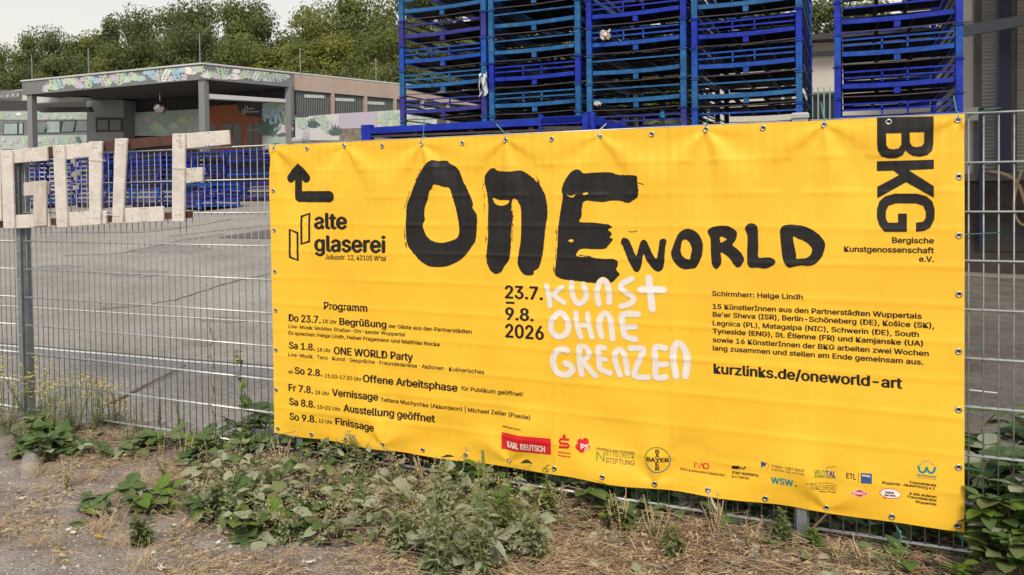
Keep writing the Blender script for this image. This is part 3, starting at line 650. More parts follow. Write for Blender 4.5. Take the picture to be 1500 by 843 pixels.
for (u, v), l, dz, d in ((EYE_R[1], .14, .012, 'long green twine at the right edge level with BKG'), (EYE_R[3], .075, .012, 'short green twine at the right edge level with the artists text'), (EYE_R[5], .09, -.012, 'green twine at the right edge low down among bramble leaves')):
    x, z = bp(u, v); tag(MB().tube([(x, g(x, z)-.003, z), (x+.03, -.013, z+dz*.3), (x+l*.6, -.010, z+dz*.6), (x+l, -.012, z+dz)], .0026, 6).build('twine', M['tie_green'], smooth=True), d, 'twine', 'green twines at the right banner edge')
for i, m, dx, L_, d in ((0, 'tie_green', .03, .10, 'green cable tie hanging at the bottom left corner eyelet'), (3, 'tie_green', .04, .085, 'green cable tie below the word Finissage'), (5, 'tie_green', .012, .12, 'long green cable tie hanging below the bottom hem left of the red logo'), (8, 'tie_green', .006, .09, 'green cable tie under the Nettelbeck sponsor name'), (10, 'tie_white', .05, .17, 'thick white cable tie hanging near the middle of the bottom hem'), (13, 'tie_teal', .035, .11, 'thin teal cable tie under the speech bubble logo'), (14, 'tie_teal', .02, .09, 'teal cable tie at the bottom right corner eyelet')):
    x, z = EB[i]; y = g(x, z)
    tie(d, [(x, y-.003, z), (x+dx*.5, -.014, z-L_*.45), (x+dx*.9, -.016, z-L_*.62), (x+dx, -.014, z-L_)], M[m], .0026 if i != 10 else .0055)

# ---------------------------------------------------------------- GOLF plank sign
gs = thing('plank_sign', at_y(120, 330, -.04), 'whitewashed plank letters spelling GOLF, fixed along the fence left of the banner', 'sign')
def GP(x, y): return x/3.512, 180+y/3.512
def plank(q, y0, y1, m='plank'):
    P = [at_y(*GP(a, b), y0) for a, b in q]
    o = MB().prism(P, (0, y1-y0, 0)).build('plank', M[m], gs)
    nl = MB()
    for a, b_ in ((.5, .08), (.5, .92)):
        x_ = (q[0][0]+q[1][0])/2*(1-b_)+(q[2][0]+q[3][0])/2*b_; z_ = (q[0][1]+q[1][1])/2*(1-b_)+(q[2][1]+q[3][1])/2*b_
        for k_ in (-8, 9): nl.lathe(at_y(*GP(x_+k_, z_), y0), (0, -1, 0), [(.004, .0), (.004, .0012), (0, .0016)], 7)
    nl.build('nail_heads', M['batten'], o)
    b = o.modifiers.new('soft_edges', 'BEVEL'); b.width = .004; b.segments = 2; b.limit_method = 'ANGLE'
yf, ym, yb_ = -.066, -.045, -.023
for q in ([(2,142),(60,142),(72,545),(16,545)], [(270,115),(328,115),(345,540),(290,540)], [(455,97),(522,95),(515,525),(457,528)], [(590,82),(652,80),(628,518),(575,518)], [(885,57),(950,55),(945,510),(883,510)], [(-70,110),(0,108),(6,500),(-60,500)]): plank(q, yf, yf+.019)
for q in ([(62,140),(238,122),(243,195),(62,210)], [(75,475),(250,468),(255,537),(75,545)], [(335,115),(458,102),(458,176),(335,192)], [(345,462),(462,455),(545,452),(545,522),(345,537)], [(640,440),(838,430),(840,508),(640,518)], [(950,55),(1175,38),(1180,112),(950,135)], [(950,235),(1038,229),(1040,302),(950,314)], [(-160,150),(0,128),(0,205),(-160,225)]): plank(q, ym, ym+.019)
plank([(170,302),(235,302),(236,530),(170,535)], yf+.002, ym-.001, 'plank_grey'); plank([(120,308),(245,302),(245,370),(120,378)], ym, ym+.02, 'plank_grey')
for q in ([(-160,165),(900,62),(900,112),(-160,215)], [(-160,515),(985,455),(985,490),(-160,550)]):
    o = MB().prism([at_y(*GP(a, b), yb_) for a, b in q], (0, .012, 0)).build('batten', M['batten'], gs)
for x, y, w in ((885, 228, 75), (455, 188, 90), (540, 470, 40)):
    a = at_y(*GP(x, y), -.074); b = at_y(*GP(x+w, y+6), -.074)
    MB().tube([a, a.lerp(b, .5)+Vector((0, -.003, 0)), b], .002, 6).build('binding_wire', M['tie_white'], gs)

# ---------------------------------------------------------------- blue racks
BL = {}
for n_, c, c2 in (('navy', (.024, .026, .20), (.036, .042, .25)), ('royal', (.004, .018, .32), (.010, .034, .38)), ('teal', (.010, .085, .26), (.02, .12, .31)), ('mid', (.006, .052, .33), (.012, .075, .38))):
    BL[n_] = mat(n_+'_blue_paint', c, .5, c2, 5, (.045, .035, .035), lo=.35, hi=.62, coord='world', spec=.25, speck=16, bump=.12, bscale=50)
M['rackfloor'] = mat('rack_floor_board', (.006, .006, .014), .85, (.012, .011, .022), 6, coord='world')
M['bluedark'] = BL['royal']
RW, RD, RH = .92, 2.35, .272
def rack(tone, kind):
    m = BL[tone]; t = thing('stacking_rack', (0, 0, 0), 'x', 'rack', 'blue stacking racks')
    for x in (0, RW-.05):
        for y in (0, RD-.05):
            mb = MB(); mb.box((x, y, .004), (x+.05, y+.05, RH-.002)); mb.box((x-.011, y-.010, RH-.012), (x+.061, y+.060, RH-.003)); mb.build('post', m, t)
    mb = MB(); z0, z1 = .31*RH, .45*RH
    for y in (.006, RD-.046):                     # slightly sagging long beams
        for i in range(6):
            a, b = .06+(RW-.12)*i/6, .06+(RW-.12)*(i+1)/6; s_ = lambda x: -.012*math.sin(math.pi*x/RW)
            mb.beam((a, y+.02, (z0+z1)/2+s_(a)), (b, y+.02, (z0+z1)/2+s_(b)), .04, z1-z0)
    for x in (.03, RW-.03): mb.beam((x, .06, (z0+z1)/2), (x, RD-.06, (z0+z1)/2), .035, z1-z0)
    mb.box((.48*RW, .012, .02), (.53*RW, .04, z0-.012))
    mb.build('base_frame', m, t)
    mb = MB()
    for y in (.01, RD-.02):
        mb.beam((.05, y, .012), (RW*.5, y, .002), .008, .008); mb.beam((RW*.5, y, .002), (RW-.05, y, .012), .008, .008)
    for x in (.02, RW-.02): mb.beam((x, .05, .01), (x, RD-.05, .01), .012, .012)
    for x in (.36*RW, .64*RW): mb.beam((x, .06, z0+.012), (x, RD-.06, z0+.012), .03, .02)
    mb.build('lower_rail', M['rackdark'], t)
    mb = MB()
    zs = (.8*RH, .62*RH) if kind == 0 else (.78*RH,)
    for z in zs:
        for y in (.012, RD-.03): mb.beam((.06, y, z), (RW-.06, y, z-.004), .014, .014)
        for x in (.015, RW-.015): mb.beam((x, .06, z), (x, RD-.06, z), .016, .016)
    if kind == 0:
        for y in (.012, RD-.03):
            for x in (.385*RW, .585*RW): mb.beam((x, y+.001, z1), (x, y+.001, .8*RH), .013, .016)
    mb.build('guard_rail', m, t)
    mb = MB(); n = 3; gap = .07 if kind == 0 else .16
    for i in range(n):
        a = .06+(RD-.12)*i/n; mb.box((.06, a+gap*(i % 2), z1-.012), (RW-.06, a+(RD-.12)/n-gap, z1-.004))
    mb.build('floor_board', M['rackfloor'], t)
    return t
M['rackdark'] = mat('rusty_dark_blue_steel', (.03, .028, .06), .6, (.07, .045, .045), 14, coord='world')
PROTO = {(tn, k): rack(tn, k) for tn in BL for k in (0, 1)}
USED = set()
def put(proto, loc, rz, sx, label, group):
    o = PROTO[proto] if proto not in USED else copy_tree(PROTO[proto])
    USED.add(proto); o.location = loc; o.rotation_euler = (0, 0, rz); o.scale = (sx, 1, 1); o['label'] = label; o['group'] = group
    return o
ORD = ['first', 'second', 'third', 'fourth', 'fifth', 'sixth', 'seventh', 'eighth', 'ninth', 'tenth', 'eleventh', 'twelfth', 'thirteenth', 'fourteenth', 'fifteenth', 'sixteenth', 'seventeenth', 'eighteenth', 'nineteenth', 'twentieth']
TILT = -.039
def rowpt(u, v):                                      # on the plane of the rack fronts
    return at_plane(u, v, Vector((.68, 4.0, 0)), Vector((-TILT, 1, 0)).normalized())
STK = [(585, 712, 31.5, 585, ['navy','teal','navy','mid','teal']), (716, 850, 15.2, 716, ['teal','teal','teal','teal','royal']), (859, 1005, 41.4, 859, ['navy','royal','mid','teal','teal']), (1013, 1175, 28, 1013, ['mid','teal','royal','mid','teal']), (1222, 1411, 51, 1222, ['royal','royal','mid','royal','royal'])]
rz = math.atan(TILT)
SN = ['leftmost', 'second', 'middle', 'fourth', 'rightmost']
for s_, (ua, ub, vf, uf, tones) in enumerate(STK):
    A = rowpt(ua, 100); B = rowpt(ub, 100); w = (Vector((A.x, A.y))-Vector((B.x, B.y))).length
    zf = rowpt(uf, vf).z                              # height of one flange
    g0 = H(A.x, A.y)+.02; n = int((zf-g0)/RH); base = zf-n*RH
    # flange sits at the top of a rack: rack i spans base+(i-1)*RH .. base+i*RH
    vis = 0
    top = n+2 if s_ != 1 else n+2
    for i in range(top, -1, -1):
        z = base+(i-1)*RH
        if z < g0-.15: continue
        k = top-i; tn = tones[k % 5] if s_ != 4 else tones[k % 5]
        kind = 0 if (k*7+s_*3) % 5 in (0, 1, 3) else 1
        put((tn, kind), (A.x, A.y, z), rz, w/RW, f"{ {'navy':'purple navy','royal':'royal blue','teal':'teal blue','mid':'mid blue'}[tn]} steel rack, {ORD[k]} from top in the {SN[s_]} tall stack", 'blue racks in the tall front stacks')
for q, o in PROTO.items():
    if q not in USED:
        for c in list(o.children): bpy.data.objects.remove(c)
        bpy.data.objects.remove(o)

# folded racks: low frames piled flat
FH = .142
def folded(tone, w, d):
    m = BL[tone]; t = thing('folded_rack', (0, 0, 0), 'x', 'folded rack')
    mb = MB()
    for y in (.0, d-.05): mb.beam((.05, y+.025, .092), (w-.05, y+.025, .092), .05, .05)
    for x in (.025, w-.025): mb.beam((x, .05, .085), (x, d-.05, .085), .05, .06)
    mb.beam((.05, d*.5, .095), (w-.05, d*.5, .095), .05, .04); mb.build('frame', m, t)
    MB().box((.05, .05, .075), (w-.05, d-.05, .09)).build('floor_board', M['rackfloor'], t)
    mb = MB()
    for y in (.02, d-.03): mb.beam((.05, y, .045), (w-.05, y, .03), .016, .016)
    for i in range(3): mb.beam((w*(.25+.25*i), .03, .03), (w*(.25+.25*i), .03, .06), .03, .02)
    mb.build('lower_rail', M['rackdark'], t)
    for x in (0, w-.07):
        for y in (0, d-.07):
            mb = MB(); mb.box((x, y-.004, .002), (x+.07, y+.066, FH-.003)); mb.build('post', m, t)
    return t
FP = {(tn): folded(tn, 1.55, 1.2) for tn in ('royal', 'navy', 'mid')}
FU = set()
def putf(tn, loc, rz_, sx, label, group):
    o = FP[tn] if tn not in FU else copy_tree(FP[tn]); FU.add(tn); o.location = loc; o.rotation_euler = (0, 0, rz_); o.scale = (sx, 1, 1); o['label'] = label; o['group'] = group
    return o
PILES = [(-62, 14.9, 11, 0, -.15), (22, 14.8, 12, .05, -.2), (112, 15.0, 12, .04, -.15), (190, 15.0, 11, .02, -.25), (262, 14.4, 5, .2, -.45), (270, 17.0, 11, .0, .05), (335, 16.6, 11, .1, .1), (400, 16.2, 11, .05, 0), (465, 16.0, 11, .1, 0)]
PN = ['cut off by the left photo edge', 'behind the letter G', 'behind the letter O', 'behind the letter L', 'lowest and nearest, beside letter F', 'set back behind the letter F', 'right of the letter F', 'next to the banner edge', 'behind the banner corner']
for i, (u, y, n, j, rz_) in enumerate(PILES):
    P = at_y(u, 300, y); z = H(P.x, P.y)+.01
    for k in range(n):
        putf(random.choice(['royal', 'navy', 'mid']), (P.x+rnd(-.07, .07), P.y+rnd(-.14, .14), z+FH*k), rz_+rnd(-.03, .03), 1.0, f"folded blue rack, {ORD[k]} from ground, pile {PN[i]}", 'folded blue racks in flat piles')
# two nearer low piles whose top frames show over the banner
for (u, v, y, sx, nm) in ((529, 183, 1.75, 1.0, 'low pile before the leftmost tall stack'), (789, 167, 1.75, .24, 'narrow pile before second tall stack')):
    P = at_y(u, v, y); P2 = at_y(797 if sx == 1.0 else 850, v, y); w = (P2.x-P.x)/1.25; g0 = H(P.x, P.y); n = int((P.z-g0)/FH)
    for k in range(n):
        z = P.z-FH*(k+1)
        putf('royal', (P.x, P.y, z), 0, w, f"folded royal blue rack, {ORD[k]} from top, {nm}", 'folded blue racks close behind the banner')

# torn plastic and paper caught on the racks
M['film'] = mat('torn_plastic_film', (.55, .58, .60), .4); M['paper'] = mat('paper', (.62, .57, .54), .8, (.5, .42, .38), 20); M['label_blue'] = mat('blue_label', (.02, .22, .48), .6)
def scrap(name, u, v, w, h, m, label, cat, off=.03):
    P = rowpt(u, v)-Vector((0, off, 0)); mb = MB(); n = 5; vs = []
    for j in range(n+1):
        for i in range(n+1):
            vs.append(P+Vector(((i/n-.5)*w*(1-.3*abs(j/n-.5))+rnd(-.012, .012), rnd(-.02, .02), (j/n-.5)*h+rnd(-.02, .02))))
    mb.add(vs, [(j*(n+1)+i, j*(n+1)+i+1, (j+1)*(n+1)+i+1, (j+1)*(n+1)+i) for j in range(n) for i in range(n) if random.random() > (.25 if name == 'plastic_film' else 0)])
    tag(mb.build(name, m), label, cat)
scrap('plastic_film', 709, 124, .10, .24, M['film'], 'torn clear plastic film hanging between the two left tall rack stacks', 'plastic film')
scrap('paper_slip', 887, 51, .10, .085, M['paper'], 'crumpled pale paper slip stuck on the middle rack stack', 'paper')
scrap('rack_tag', 971, 168, .05, .06, M['label_blue'], 'small light blue tag hanging low in the middle rack stack', 'tag')
scrap('paper_label', 876, 152, .06, .025, M['paper'], 'small white label on a teal rack beam', 'label', .012)

# ---------------------------------------------------------------- glass workshop building with painted canopy
M['fascia'] = mat('grey_metal_fascia', (.15, .158, .172), .5, (.18, .19, .205), 2, coord='world'); M['brownf'] = mat('brown_grey_fascia', (.36, .275, .235), .7, (.43, .345, .30), .9, (.24, .18, .155), stretch=(1, 1, .25), coord='world')
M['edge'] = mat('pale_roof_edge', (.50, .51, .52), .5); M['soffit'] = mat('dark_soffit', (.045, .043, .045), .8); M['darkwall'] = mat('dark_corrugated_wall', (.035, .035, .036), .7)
M['col'] = mat('steel_column_paint', (.19, .20, .215), .5); M['wallw'] = mat('pale_render', (.46, .44, .43), .8, (.52, .5, .49), 2, coord='world'); M['muralbg'] = mat('mural_ground', (.40, .46, .44), .7, (.29, .39, .36), .7, (.55, .55, .54), coord='world', lo=.4, hi=.6)
M['mint'] = mat('mint_mural_paint', (.34, .48, .43), .7, (.52, .63, .58), 3, coord='world'); M['lilac'] = mat('lilac_mural_paint', (.43, .39, .49), .7, (.56, .52, .60), 3, coord='world'); M['palegreen'] = mat('pale_green_mural_paint', (.52, .62, .48), .7, (.4, .55, .36), 3, coord='world'); M['inkgreen'] = mat('grey_green_outline_paint', (.08, .14, .13), .7); M['skyblue'] = mat('light_blue_mural_paint', (.33, .52, .66), .7)
M['orange'] = mat('orange_brown_timber', (.22, .05, .02), .6, (.28, .085, .03), 3, coord='world', stretch=(3, 3, 1)); M['glass'] = mat('dark_window_glass', (.02, .025, .026), .12, spec=.7); M['glass_pale'] = mat('sky_toned_glass', (.25, .33, .35), .10, (.34, .42, .43), 1.5, coord='world'); M['ribglass'] = mat('ribbed_profile_glass', (.035, .05, .05), .3, (.06, .078, .075), 1.2, coord='world', stretch=(1, 1, .3))  # the pale glass carries a sky reflection in its base colour
M['awn'] = mat('grey_awning_box', (.50, .51, .53), .6); M['mirror'] = mat('mirror_ball_facets', (.6, .6, .6), .18, metal=1); M['stone'] = mat('gabion_stone', (.16, .13, .10), .9, (.30, .26, .21), 6, coord='world', bump=.8, bscale=8)
C0 = at_y(297, 92, 19.5); L0 = at_z(32, 118, C0.z); R0 = at_z(583, 122, C0.z)
a_ = (L0-C0); la = a_.length; a_.normalize(); b_ = (R0-C0); lb = b_.length; b_.normalize(); Z = Vector((0, 0, 1))
nA = Vector((-a_.y, a_.x, 0)); nA = nA if nA.dot(b_) > 0 else -nA            # away from the a-side front, into the building
nB = Vector((-b_.y, b_.x, 0)); nB = nB if nB.dot(a_) > 0 else -nB
zr = C0.z; zf = at_plane(297, 116.5, C0, nA).z
print('BUILD angle', math.degrees(math.acos(a_.dot(b_))), 'la', la, 'lb', lb, 'zr', zr, zf)
def onB(u, v, off=0): return at_plane(u, v, C0+nB*off, nB)
lc = (onB(431, 125)-C0).dot(b_)
def onA(u, v, off=0): return at_plane(u, v, C0+b_*lc+nA*off, nA)
bld = thing('workshop_building', (C0.x, C0.y, H(C0.x, C0.y)), 'low grey workshop building with flower painted canopy roof and orange timber doors', 'building')
def part(name, mats, mb, parent=None): return mb.build(name, mats, parent or bld)
LB = lb*1.75
def slab(P, z0, z1): return MB().prism([Vector((p.x, p.y, z0)) for p in P], (0, 0, z1-z0))
foot = [C0, C0+a_*la, C0+a_*la+b_*LB, C0+b_*LB]
canopy = [C0, C0+a_*la, C0+a_*la+b_*lc, C0+b_*lc]
cc = sum((p for p in foot), Vector())/4
roof = part('roof', M['fascia'], slab(foot, zf, zr-.06))
part('roof_edge', M['edge'], slab([p+(cc-p).normalized()*-.06 for p in foot], zr-.058, zr), roof)
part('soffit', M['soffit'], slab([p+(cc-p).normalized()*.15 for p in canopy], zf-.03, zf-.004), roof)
mb = MB(); e0 = C0+b_*lc-nB*.03; e1 = C0+b_*LB-nB*.03
mb.prism([Vector((e0.x, e0.y, zf-.1)), Vector((e1.x, e1.y, zf-.1)), Vector((e1.x, e1.y, zr-.08)), Vector((e0.x, e0.y, zr-.08))], nB*.025); part('brown_fascia', M['brownf'], mb)
gz = min(H(p.x, p.y) for p in foot)-.4
for p in (C0+a_*.2+b_*.2, C0+a_*(la-.25)+b_*.2, C0+b_*(lc-.1)+a_*.12):
    mb = MB(); mb.beam((p.x, p.y, gz), (p.x, p.y, zf-.005), .26, .26, up=a_); part('column', M['col'], mb)
def wall(name, px, m, fn, off=0, th=.12, parent=None, n=None):
    n = n or (nA if fn is onA else nB)
    return part(name, m, MB().prism([fn(u, v, off) for u, v in px], n*th), parent)
# walls down to the ground
Pw = onA(126, 150); Pe = C0+b_*lc
mb = MB().prism([Vector((Pw.x, Pw.y, gz)), Vector((Pe.x, Pe.y, gz)), Vector((Pe.x, Pe.y, zf-.04)), Vector((Pw.x, Pw.y, zf-.04))], nA*.3); part('rear_wall', M['darkwall'], mb)
mb = MB()
for i in range(60):
    p = onA(186+i*4.0, 150, -.02); mb.beam((p.x, p.y, onA(186+i*4, 165).z), (p.x, p.y, zf-.045), .03, .04, up=a_)
part('corrugation', M['darkwall'], mb)
pw0 = Pe; pw1 = C0+b_*LB
mb = MB().prism([Vector((pw0.x, pw0.y, gz))+nB*.08, Vector((pw1.x, pw1.y, gz))+nB*.08, Vector((pw1.x, pw1.y, zf-.11))+nB*.08, Vector((pw0.x, pw0.y, zf-.11))+nB*.08], nB*.3); part('side_wall', M['ribglass'], mb)
mb = MB()
for i in range(110):
    u = 435+i*2.6; p = onB(u, 150, .06); mb.beam((p.x, p.y, gz+2), (p.x, p.y, zf-.12), .018, .03, up=b_)
part('glass_rib', M['col'], mb)
for u in (487, 535, 578, 618, 656): 
    p = onB(u, 150, -.02); mb = MB(); mb.beam((p.x, p.y, gz), (p.x, p.y, zf-.11), .14, .11, up=b_); part('facade_post', M['brownf'], mb)
for i in range(3):
    a = onB(446+i*45, 141+i*5, .05); b = onB(475+i*44, 142+i*5, .05); mb = MB(); mb.beam(a, b, .02, .12); part('light_tube', M['awn'], mb)
# left wing
gl = onA(-90, 150); ge = onA(133, 150)
ztl = onA(0, 134).z
mb = MB().prism([Vector((gl.x, gl.y, gz)), Vector((ge.x, ge.y, gz)), Vector((ge.x, ge.y, ztl)), Vector((gl.x, gl.y, ztl))], nA*5); part('left_wing_wall', M['wallw'], mb)
wall('wing_fascia', [(-60, 134), (29, 132.5), (29, 144), (-60, 147)], M['fascia'], onA, -.12, .1)
wall('wing_shade_band', [(-60, 148), (132, 147), (132, 161), (-60, 163)], M['soffit'], onA, -.04, .03)  # flat dark band, the shade of a gap put into its colour
mlow = wall('painted_band', [(-60, 200), (133, 197.5), (133, 217), (-60, 220)], M['muralbg'], onA, -.06, .05); mup = wall('painted_band', [(-60, 163), (133, 165), (133, 175.5), (-60, 176)], M['muralbg'], onA, -.06, .05)
wb = wall('window_band', [(-60, 177.5), (132, 176), (132, 196.5), (-60, 199)], M['fascia'], onA, -.04, .03)
for k, (a, b, t0, t1, m) in enumerate([(-30, -12, 182, 198, 'glass_pale'), (6, 25, 181.5, 197, 'glass_pale'), (28, 33, 181, 196.5, 'glass_pale'), (48, 65, 179.5, 195, 'glass_pale'), (68, 87, 178.5, 194.5, 'glass_pale'), (90, 107, 178, 193.5, 'glass_pale'), (110, 128, 177, 192.5, 'glass_pale')]):
    tilt = 3 if k in (3, 5, 6) else 0
    f_ = wall('window', [(a-1, t0-1), (b+1, t0-1.3), (b+1, t1+.3), (a-1, t1+.6)], M['soffit'], onA, -.07, .03)
    P = [onA(a+(tilt if t > 1 else 0), q, -.08-(.25 if (t > 1 and tilt) else 0)) for a, q, t in ((a, t0, 2), (b, t0-.3, 2), (b, t1-.3, 0), (a, t1, 0))]
    MB().prism(P, nA*.01).build('pane', M[m], f_)
wall('bay_wall', [(127, 144), (181, 147), (181, 240), (127, 240)], M['col'], onA, -.8, .75)
f_ = wall('window', [(140, 172), (180, 173), (180, 193), (140, 194)], M['soffit'], onA, -.83, .02)
for a, b in ((143, 158), (161, 177)): wall('pane', [(a, 176), (b, 176), (b, 191), (a, 191)], M['glass'], onA, -.85, .015, f_)
# canopy back wall: murals, timber doors, sign
m1 = wall('mural_wall', [(185, 166), (293, 160), (293, 200), (185, 199)], M['muralbg'], onA, -.1, .08)
wall('plinth_band', [(150, 201), (300, 201), (300, 215), (150, 215)], M['batten'], onA, -.12, .08)
po = wall('timber_portal', [(303, 156), (383, 151), (383, 235), (303, 235)], M['orange'], onA, -.14, .1)
for a, b, c, d in ((306, 318, 184, 230), (326, 340, 182, 196), (342, 354, 182, 230), (363, 370, 181, 230), (372, 380, 181, 230)):
    wall('door_glass', [(a, c), (b, c-.5), (b, d), (a, d)], M['glass'], onA, -.16, .015, po)
wall('door_bar', [(361, 190), (382, 189), (382, 191), (361, 192)], M['col'], onA, -.18, .015, po)
sg = []
for j in range(13):
    a = math.pi+ (math.pi/2)*j/12; sg.append((382+34*math.cos(a), 150-22*math.sin(a)*1.0))
sg = [(346, 151.5), (348, 158), (352, 164), (358, 168.5), (366, 171), (383, 172), (383, 149.5)]
s_ = wall('hanging_sign', sg, M['soffit'], onA, -.2, .03)
for t_, u, v, u1, cap in (('alte', 364, 160.5, 372, 3.6), ('glaserei', 364, 165, 379.5, 3.6)):
    vs, fs = text_raw(t_, .03); mn, mx = min(q[0] for q in vs), max(q[0] for q in vs)
    MB().add([onA(u+(q[0]-mn)/(mx-mn)*(u1-u), v-q[1]*cap/.72, -.215) for q in vs], fs).build('sign_lettering', M['white2'], s_)
for q in ([(355, 162), (358.5, 161), (358.5, 167), (355, 168)], [(359, 157), (362.5, 156), (362.5, 164), (359, 165)]):
    for i in range(4):
        a, b = q[i], q[(i+1) % 4]; MB().tube([onA(*a, -.215), onA(*b, -.215)], .012, 4).build('sign_emblem', M['white2'], s_)
m2 = wall('mural_panel', [(384, 152), (424, 148), (424, 230), (384, 230)], M['muralbg'], onA, -.15, .1)
# awnings
p0, p1 = onB(303, 137.5, .15), onB(424, 145.8, .15); q0_, q1_ = onB(303, 144.5, .15), onB(424, 150.5, .15)
part('awning', M['awn'], MB().prism([p0, p1, q1_, q0_], nB*.35))
def onA2(u, v, off): return at_plane(u, v, C0+b_*lc*.35+nA*off, nA)
part('awning', M['awn'], MB().prism([onA2(40, 141, 0), onA2(124, 143, 0), onA2(121, 147, 0), onA2(40, 152, 0)], nA*.4))
part('awning_bar', M['soffit'], MB().prism([onA2(42, 157, 0), onA2(131, 157, 0), onA2(134, 164, 0), onA2(60, 165, 0)], nA*.15))
bc = at_plane(234.5, 157.5, C0+b_*lc*.45, nA); mb = MB(); prof = [(.26*math.sin(math.pi*i/10), -.26*math.cos(math.pi*i/10)) for i in range(11)]; mb.lathe(bc, (0, 0, 1), prof, 18)
mb.tube([bc+Vector((0, 0, .25)), Vector((bc.x, bc.y, zf-.03))], .012, 5); tag(mb.build('mirror_ball', M['mirror'], base=bc), 'silver mirror ball hanging under the dark canopy', 'mirror ball')
for (u, v) in ((47, 116), (130, 106), (293, 91), (440, 104), (551, 118)):
    d = C0 if u < 297 else C0
    P = at_z(u, v+2, zr); hgt = .028*(P-CAM).length if u != 293 else .034*(P-CAM).length
    part('lightning_rod', M['post'], MB().tube([P, P+Vector((0, 0, hgt))], .022, 5))
# painted plants
PAINT = [M['mint'], M['lilac'], M['palegreen'], M['inkgreen'], M['skyblue'], M['white2']]
def paint(name, fn, rect, off, n, size, parent, pal=(0, 0, 2, 1, 4), kind='leaf'):
    u0, u1, v0f, v1f = rect; mb = MB(); nrm = (nA if fn in (onA, onA2) else nB)
    ax = (fn(u0+10, 150, off)-fn(u0, 150, off)).normalized()
    def leaf2(c, ang, L, w, mi, k):
        nonlocal zlo, zhi
        d = ax*math.cos(ang)+Z*math.sin(ang); s2 = ax*-math.sin(ang)+Z*math.cos(ang); o = nrm*(-.0016*(k % 7)-.004)
        pts = [(0, 0), (.25, .42), (.55, .5), (.85, .25), (1, 0), (.85, -.25), (.55, -.5), (.25, -.42)]
        q_ = [c+o+d*(a*L)+s2*(b*w) for a, b in pts]
        for q in q_: q.z = min(max(q.z, zlo+.01), zhi-.01)
        mb.add(q_, [list(range(8))], mi)
    k = 0; zlo = zhi = 0
    for i in range(n):
        u = u0+(u1-u0)*(i+.5+rnd(-.3, .3))/n; t = rnd(.15, .85); v = v0f(u)*(1-t)+v1f(u)*t; c = fn(u, v, off); zhi = fn(u, v0f(u), off).z; zlo = fn(u, v1f(u), off).z; style = random.random(); mi = random.choice(pal)
        Lm = min(size, (zhi-zlo)*.85)*rnd(.7, 1.15)
        if style < .45:
            a0 = rnd(.9, 2.2)
            for j in range(5):
                for sg_ in (-1, 1): k += 1; leaf2(c+(ax*math.cos(a0)+Z*math.sin(a0))*(Lm*.28*j-Lm*.5), a0+sg_*.8, Lm*.55, Lm*.2, mi, k)
        elif style < .8:
            for j in range(7): k += 1; leaf2(c-Z*Lm*.25, .35+j*.4, Lm*.75, Lm*.2, mi, k)
        else:
            for j in range(6): k += 1; leaf2(c, j*math.pi/3+.3, Lm*.42, Lm*.25, 1, k)
    mb.build(name, PAINT, parent)
lin2 = lambda p, q: (lambda u: p[1]+(q[1]-p[1])*(u-p[0])/(q[0]-p[0]))
def onAf(u, v, off=0): return at_plane(u, v, C0+nA*off, nA)
# fascia paintings
fA = onAf
def paint_f(fn, rect, off, n, size, nrm_fn): pass
_onA = onA
def onA_front(u, v, off=0): return at_plane(u, v, C0+nA*off, nA)
onA2_ = onA2; onA2 = onA_front
paint('painted_flowers', onA2, (64, 292, lin2((32, 120), (297, 96)), lin2((32, 139), (297, 116))), -.006, 46, .75, roof, (0, 0, 2, 2, 1, 4, 5))
onA2 = onA2_
paint('painted_flowers', onB, (302, 424, lin2((297, 96), (583, 126)), lin2((297, 116), (431, 122))), -.006, 26, .62, roof, (0, 0, 2, 2, 1, 4, 5))
paint('painted_flowers', onA, (0, 132, lambda u: 200, lambda u: 216), -.075, 13, .8, mlow, (0, 1, 1, 2, 3)); paint('painted_flowers', onA, (-4, 132, lambda u: 165, lambda u: 175), -.075, 12, .5, mup, (0, 1, 2, 5))
paint('painted_flowers', onA, (0, 28, lambda u: 136, lambda u: 143), -.125, 4, .4, mup, (0, 4))
paint('painted_flowers', onA, (192, 290, lambda u: 170, lambda u: 197), -.11, 7, .75, m1, (0, 2, 3, 5, 0))
paint('painted_flowers', onA, (388, 422, lambda u: 158, lambda u: 200), -.16, 4, .9, m2, (3, 2, 4, 3))
# painted boards on the terrace edge
BOARDS = [([(434, 173), (452, 172), (452, 207), (434, 208)], 1, 'narrow painted board with green leaves beside the canopy column'), ([(453, 170.5), (497, 166.5), (497, 206), (453, 206)], 1, 'wide painted board with green and lilac plants right of the canopy'), ([(497.6, 166.5), (552, 163.4), (552, 187), (497.6, 189)], 0, 'plain pale lilac white board between two painted boards'), ([(552.6, 163.4), (640, 158), (640, 184), (552.6, 187)], 1, 'painted board with leaf pattern beside the leftmost tall rack stack')]
M['boardbg'] = mat('white_board', (.56, .56, .57), .7, (.62, .62, .64), 3, coord='world'); M['lilacboard'] = mat('pale_lilac_board', (.50, .46, .56), .7)
for px, mu, lab in BOARDS:
    P = [onB(u, v, -.9) for u, v in px]; low = [P[0], P[1], Vector((P[2].x, P[2].y, P[2].z)), P[3]]
    base = Vector((P[3].x, P[3].y, P[3].z)); o = MB().prism(low, nB*.06).build('painted_board' if mu else 'plain_board', M['boardbg'] if mu else M['lilacboard'], base=base); tag(o, lab, 'board')
    if mu: paint('painted_leaves', onB, (px[0][0]+2, px[1][0]-2, lin2(px[0], px[1]), lin2(px[3], px[2])), -.905, max(3, int((px[1][0]-px[0][0])/7)), .55, o, (0, 2, 3, 0, 1))
P = [onB(u, v, -1.0) for u, v in ((430, 209), (760, 180), (760, 178), (430, 206))]
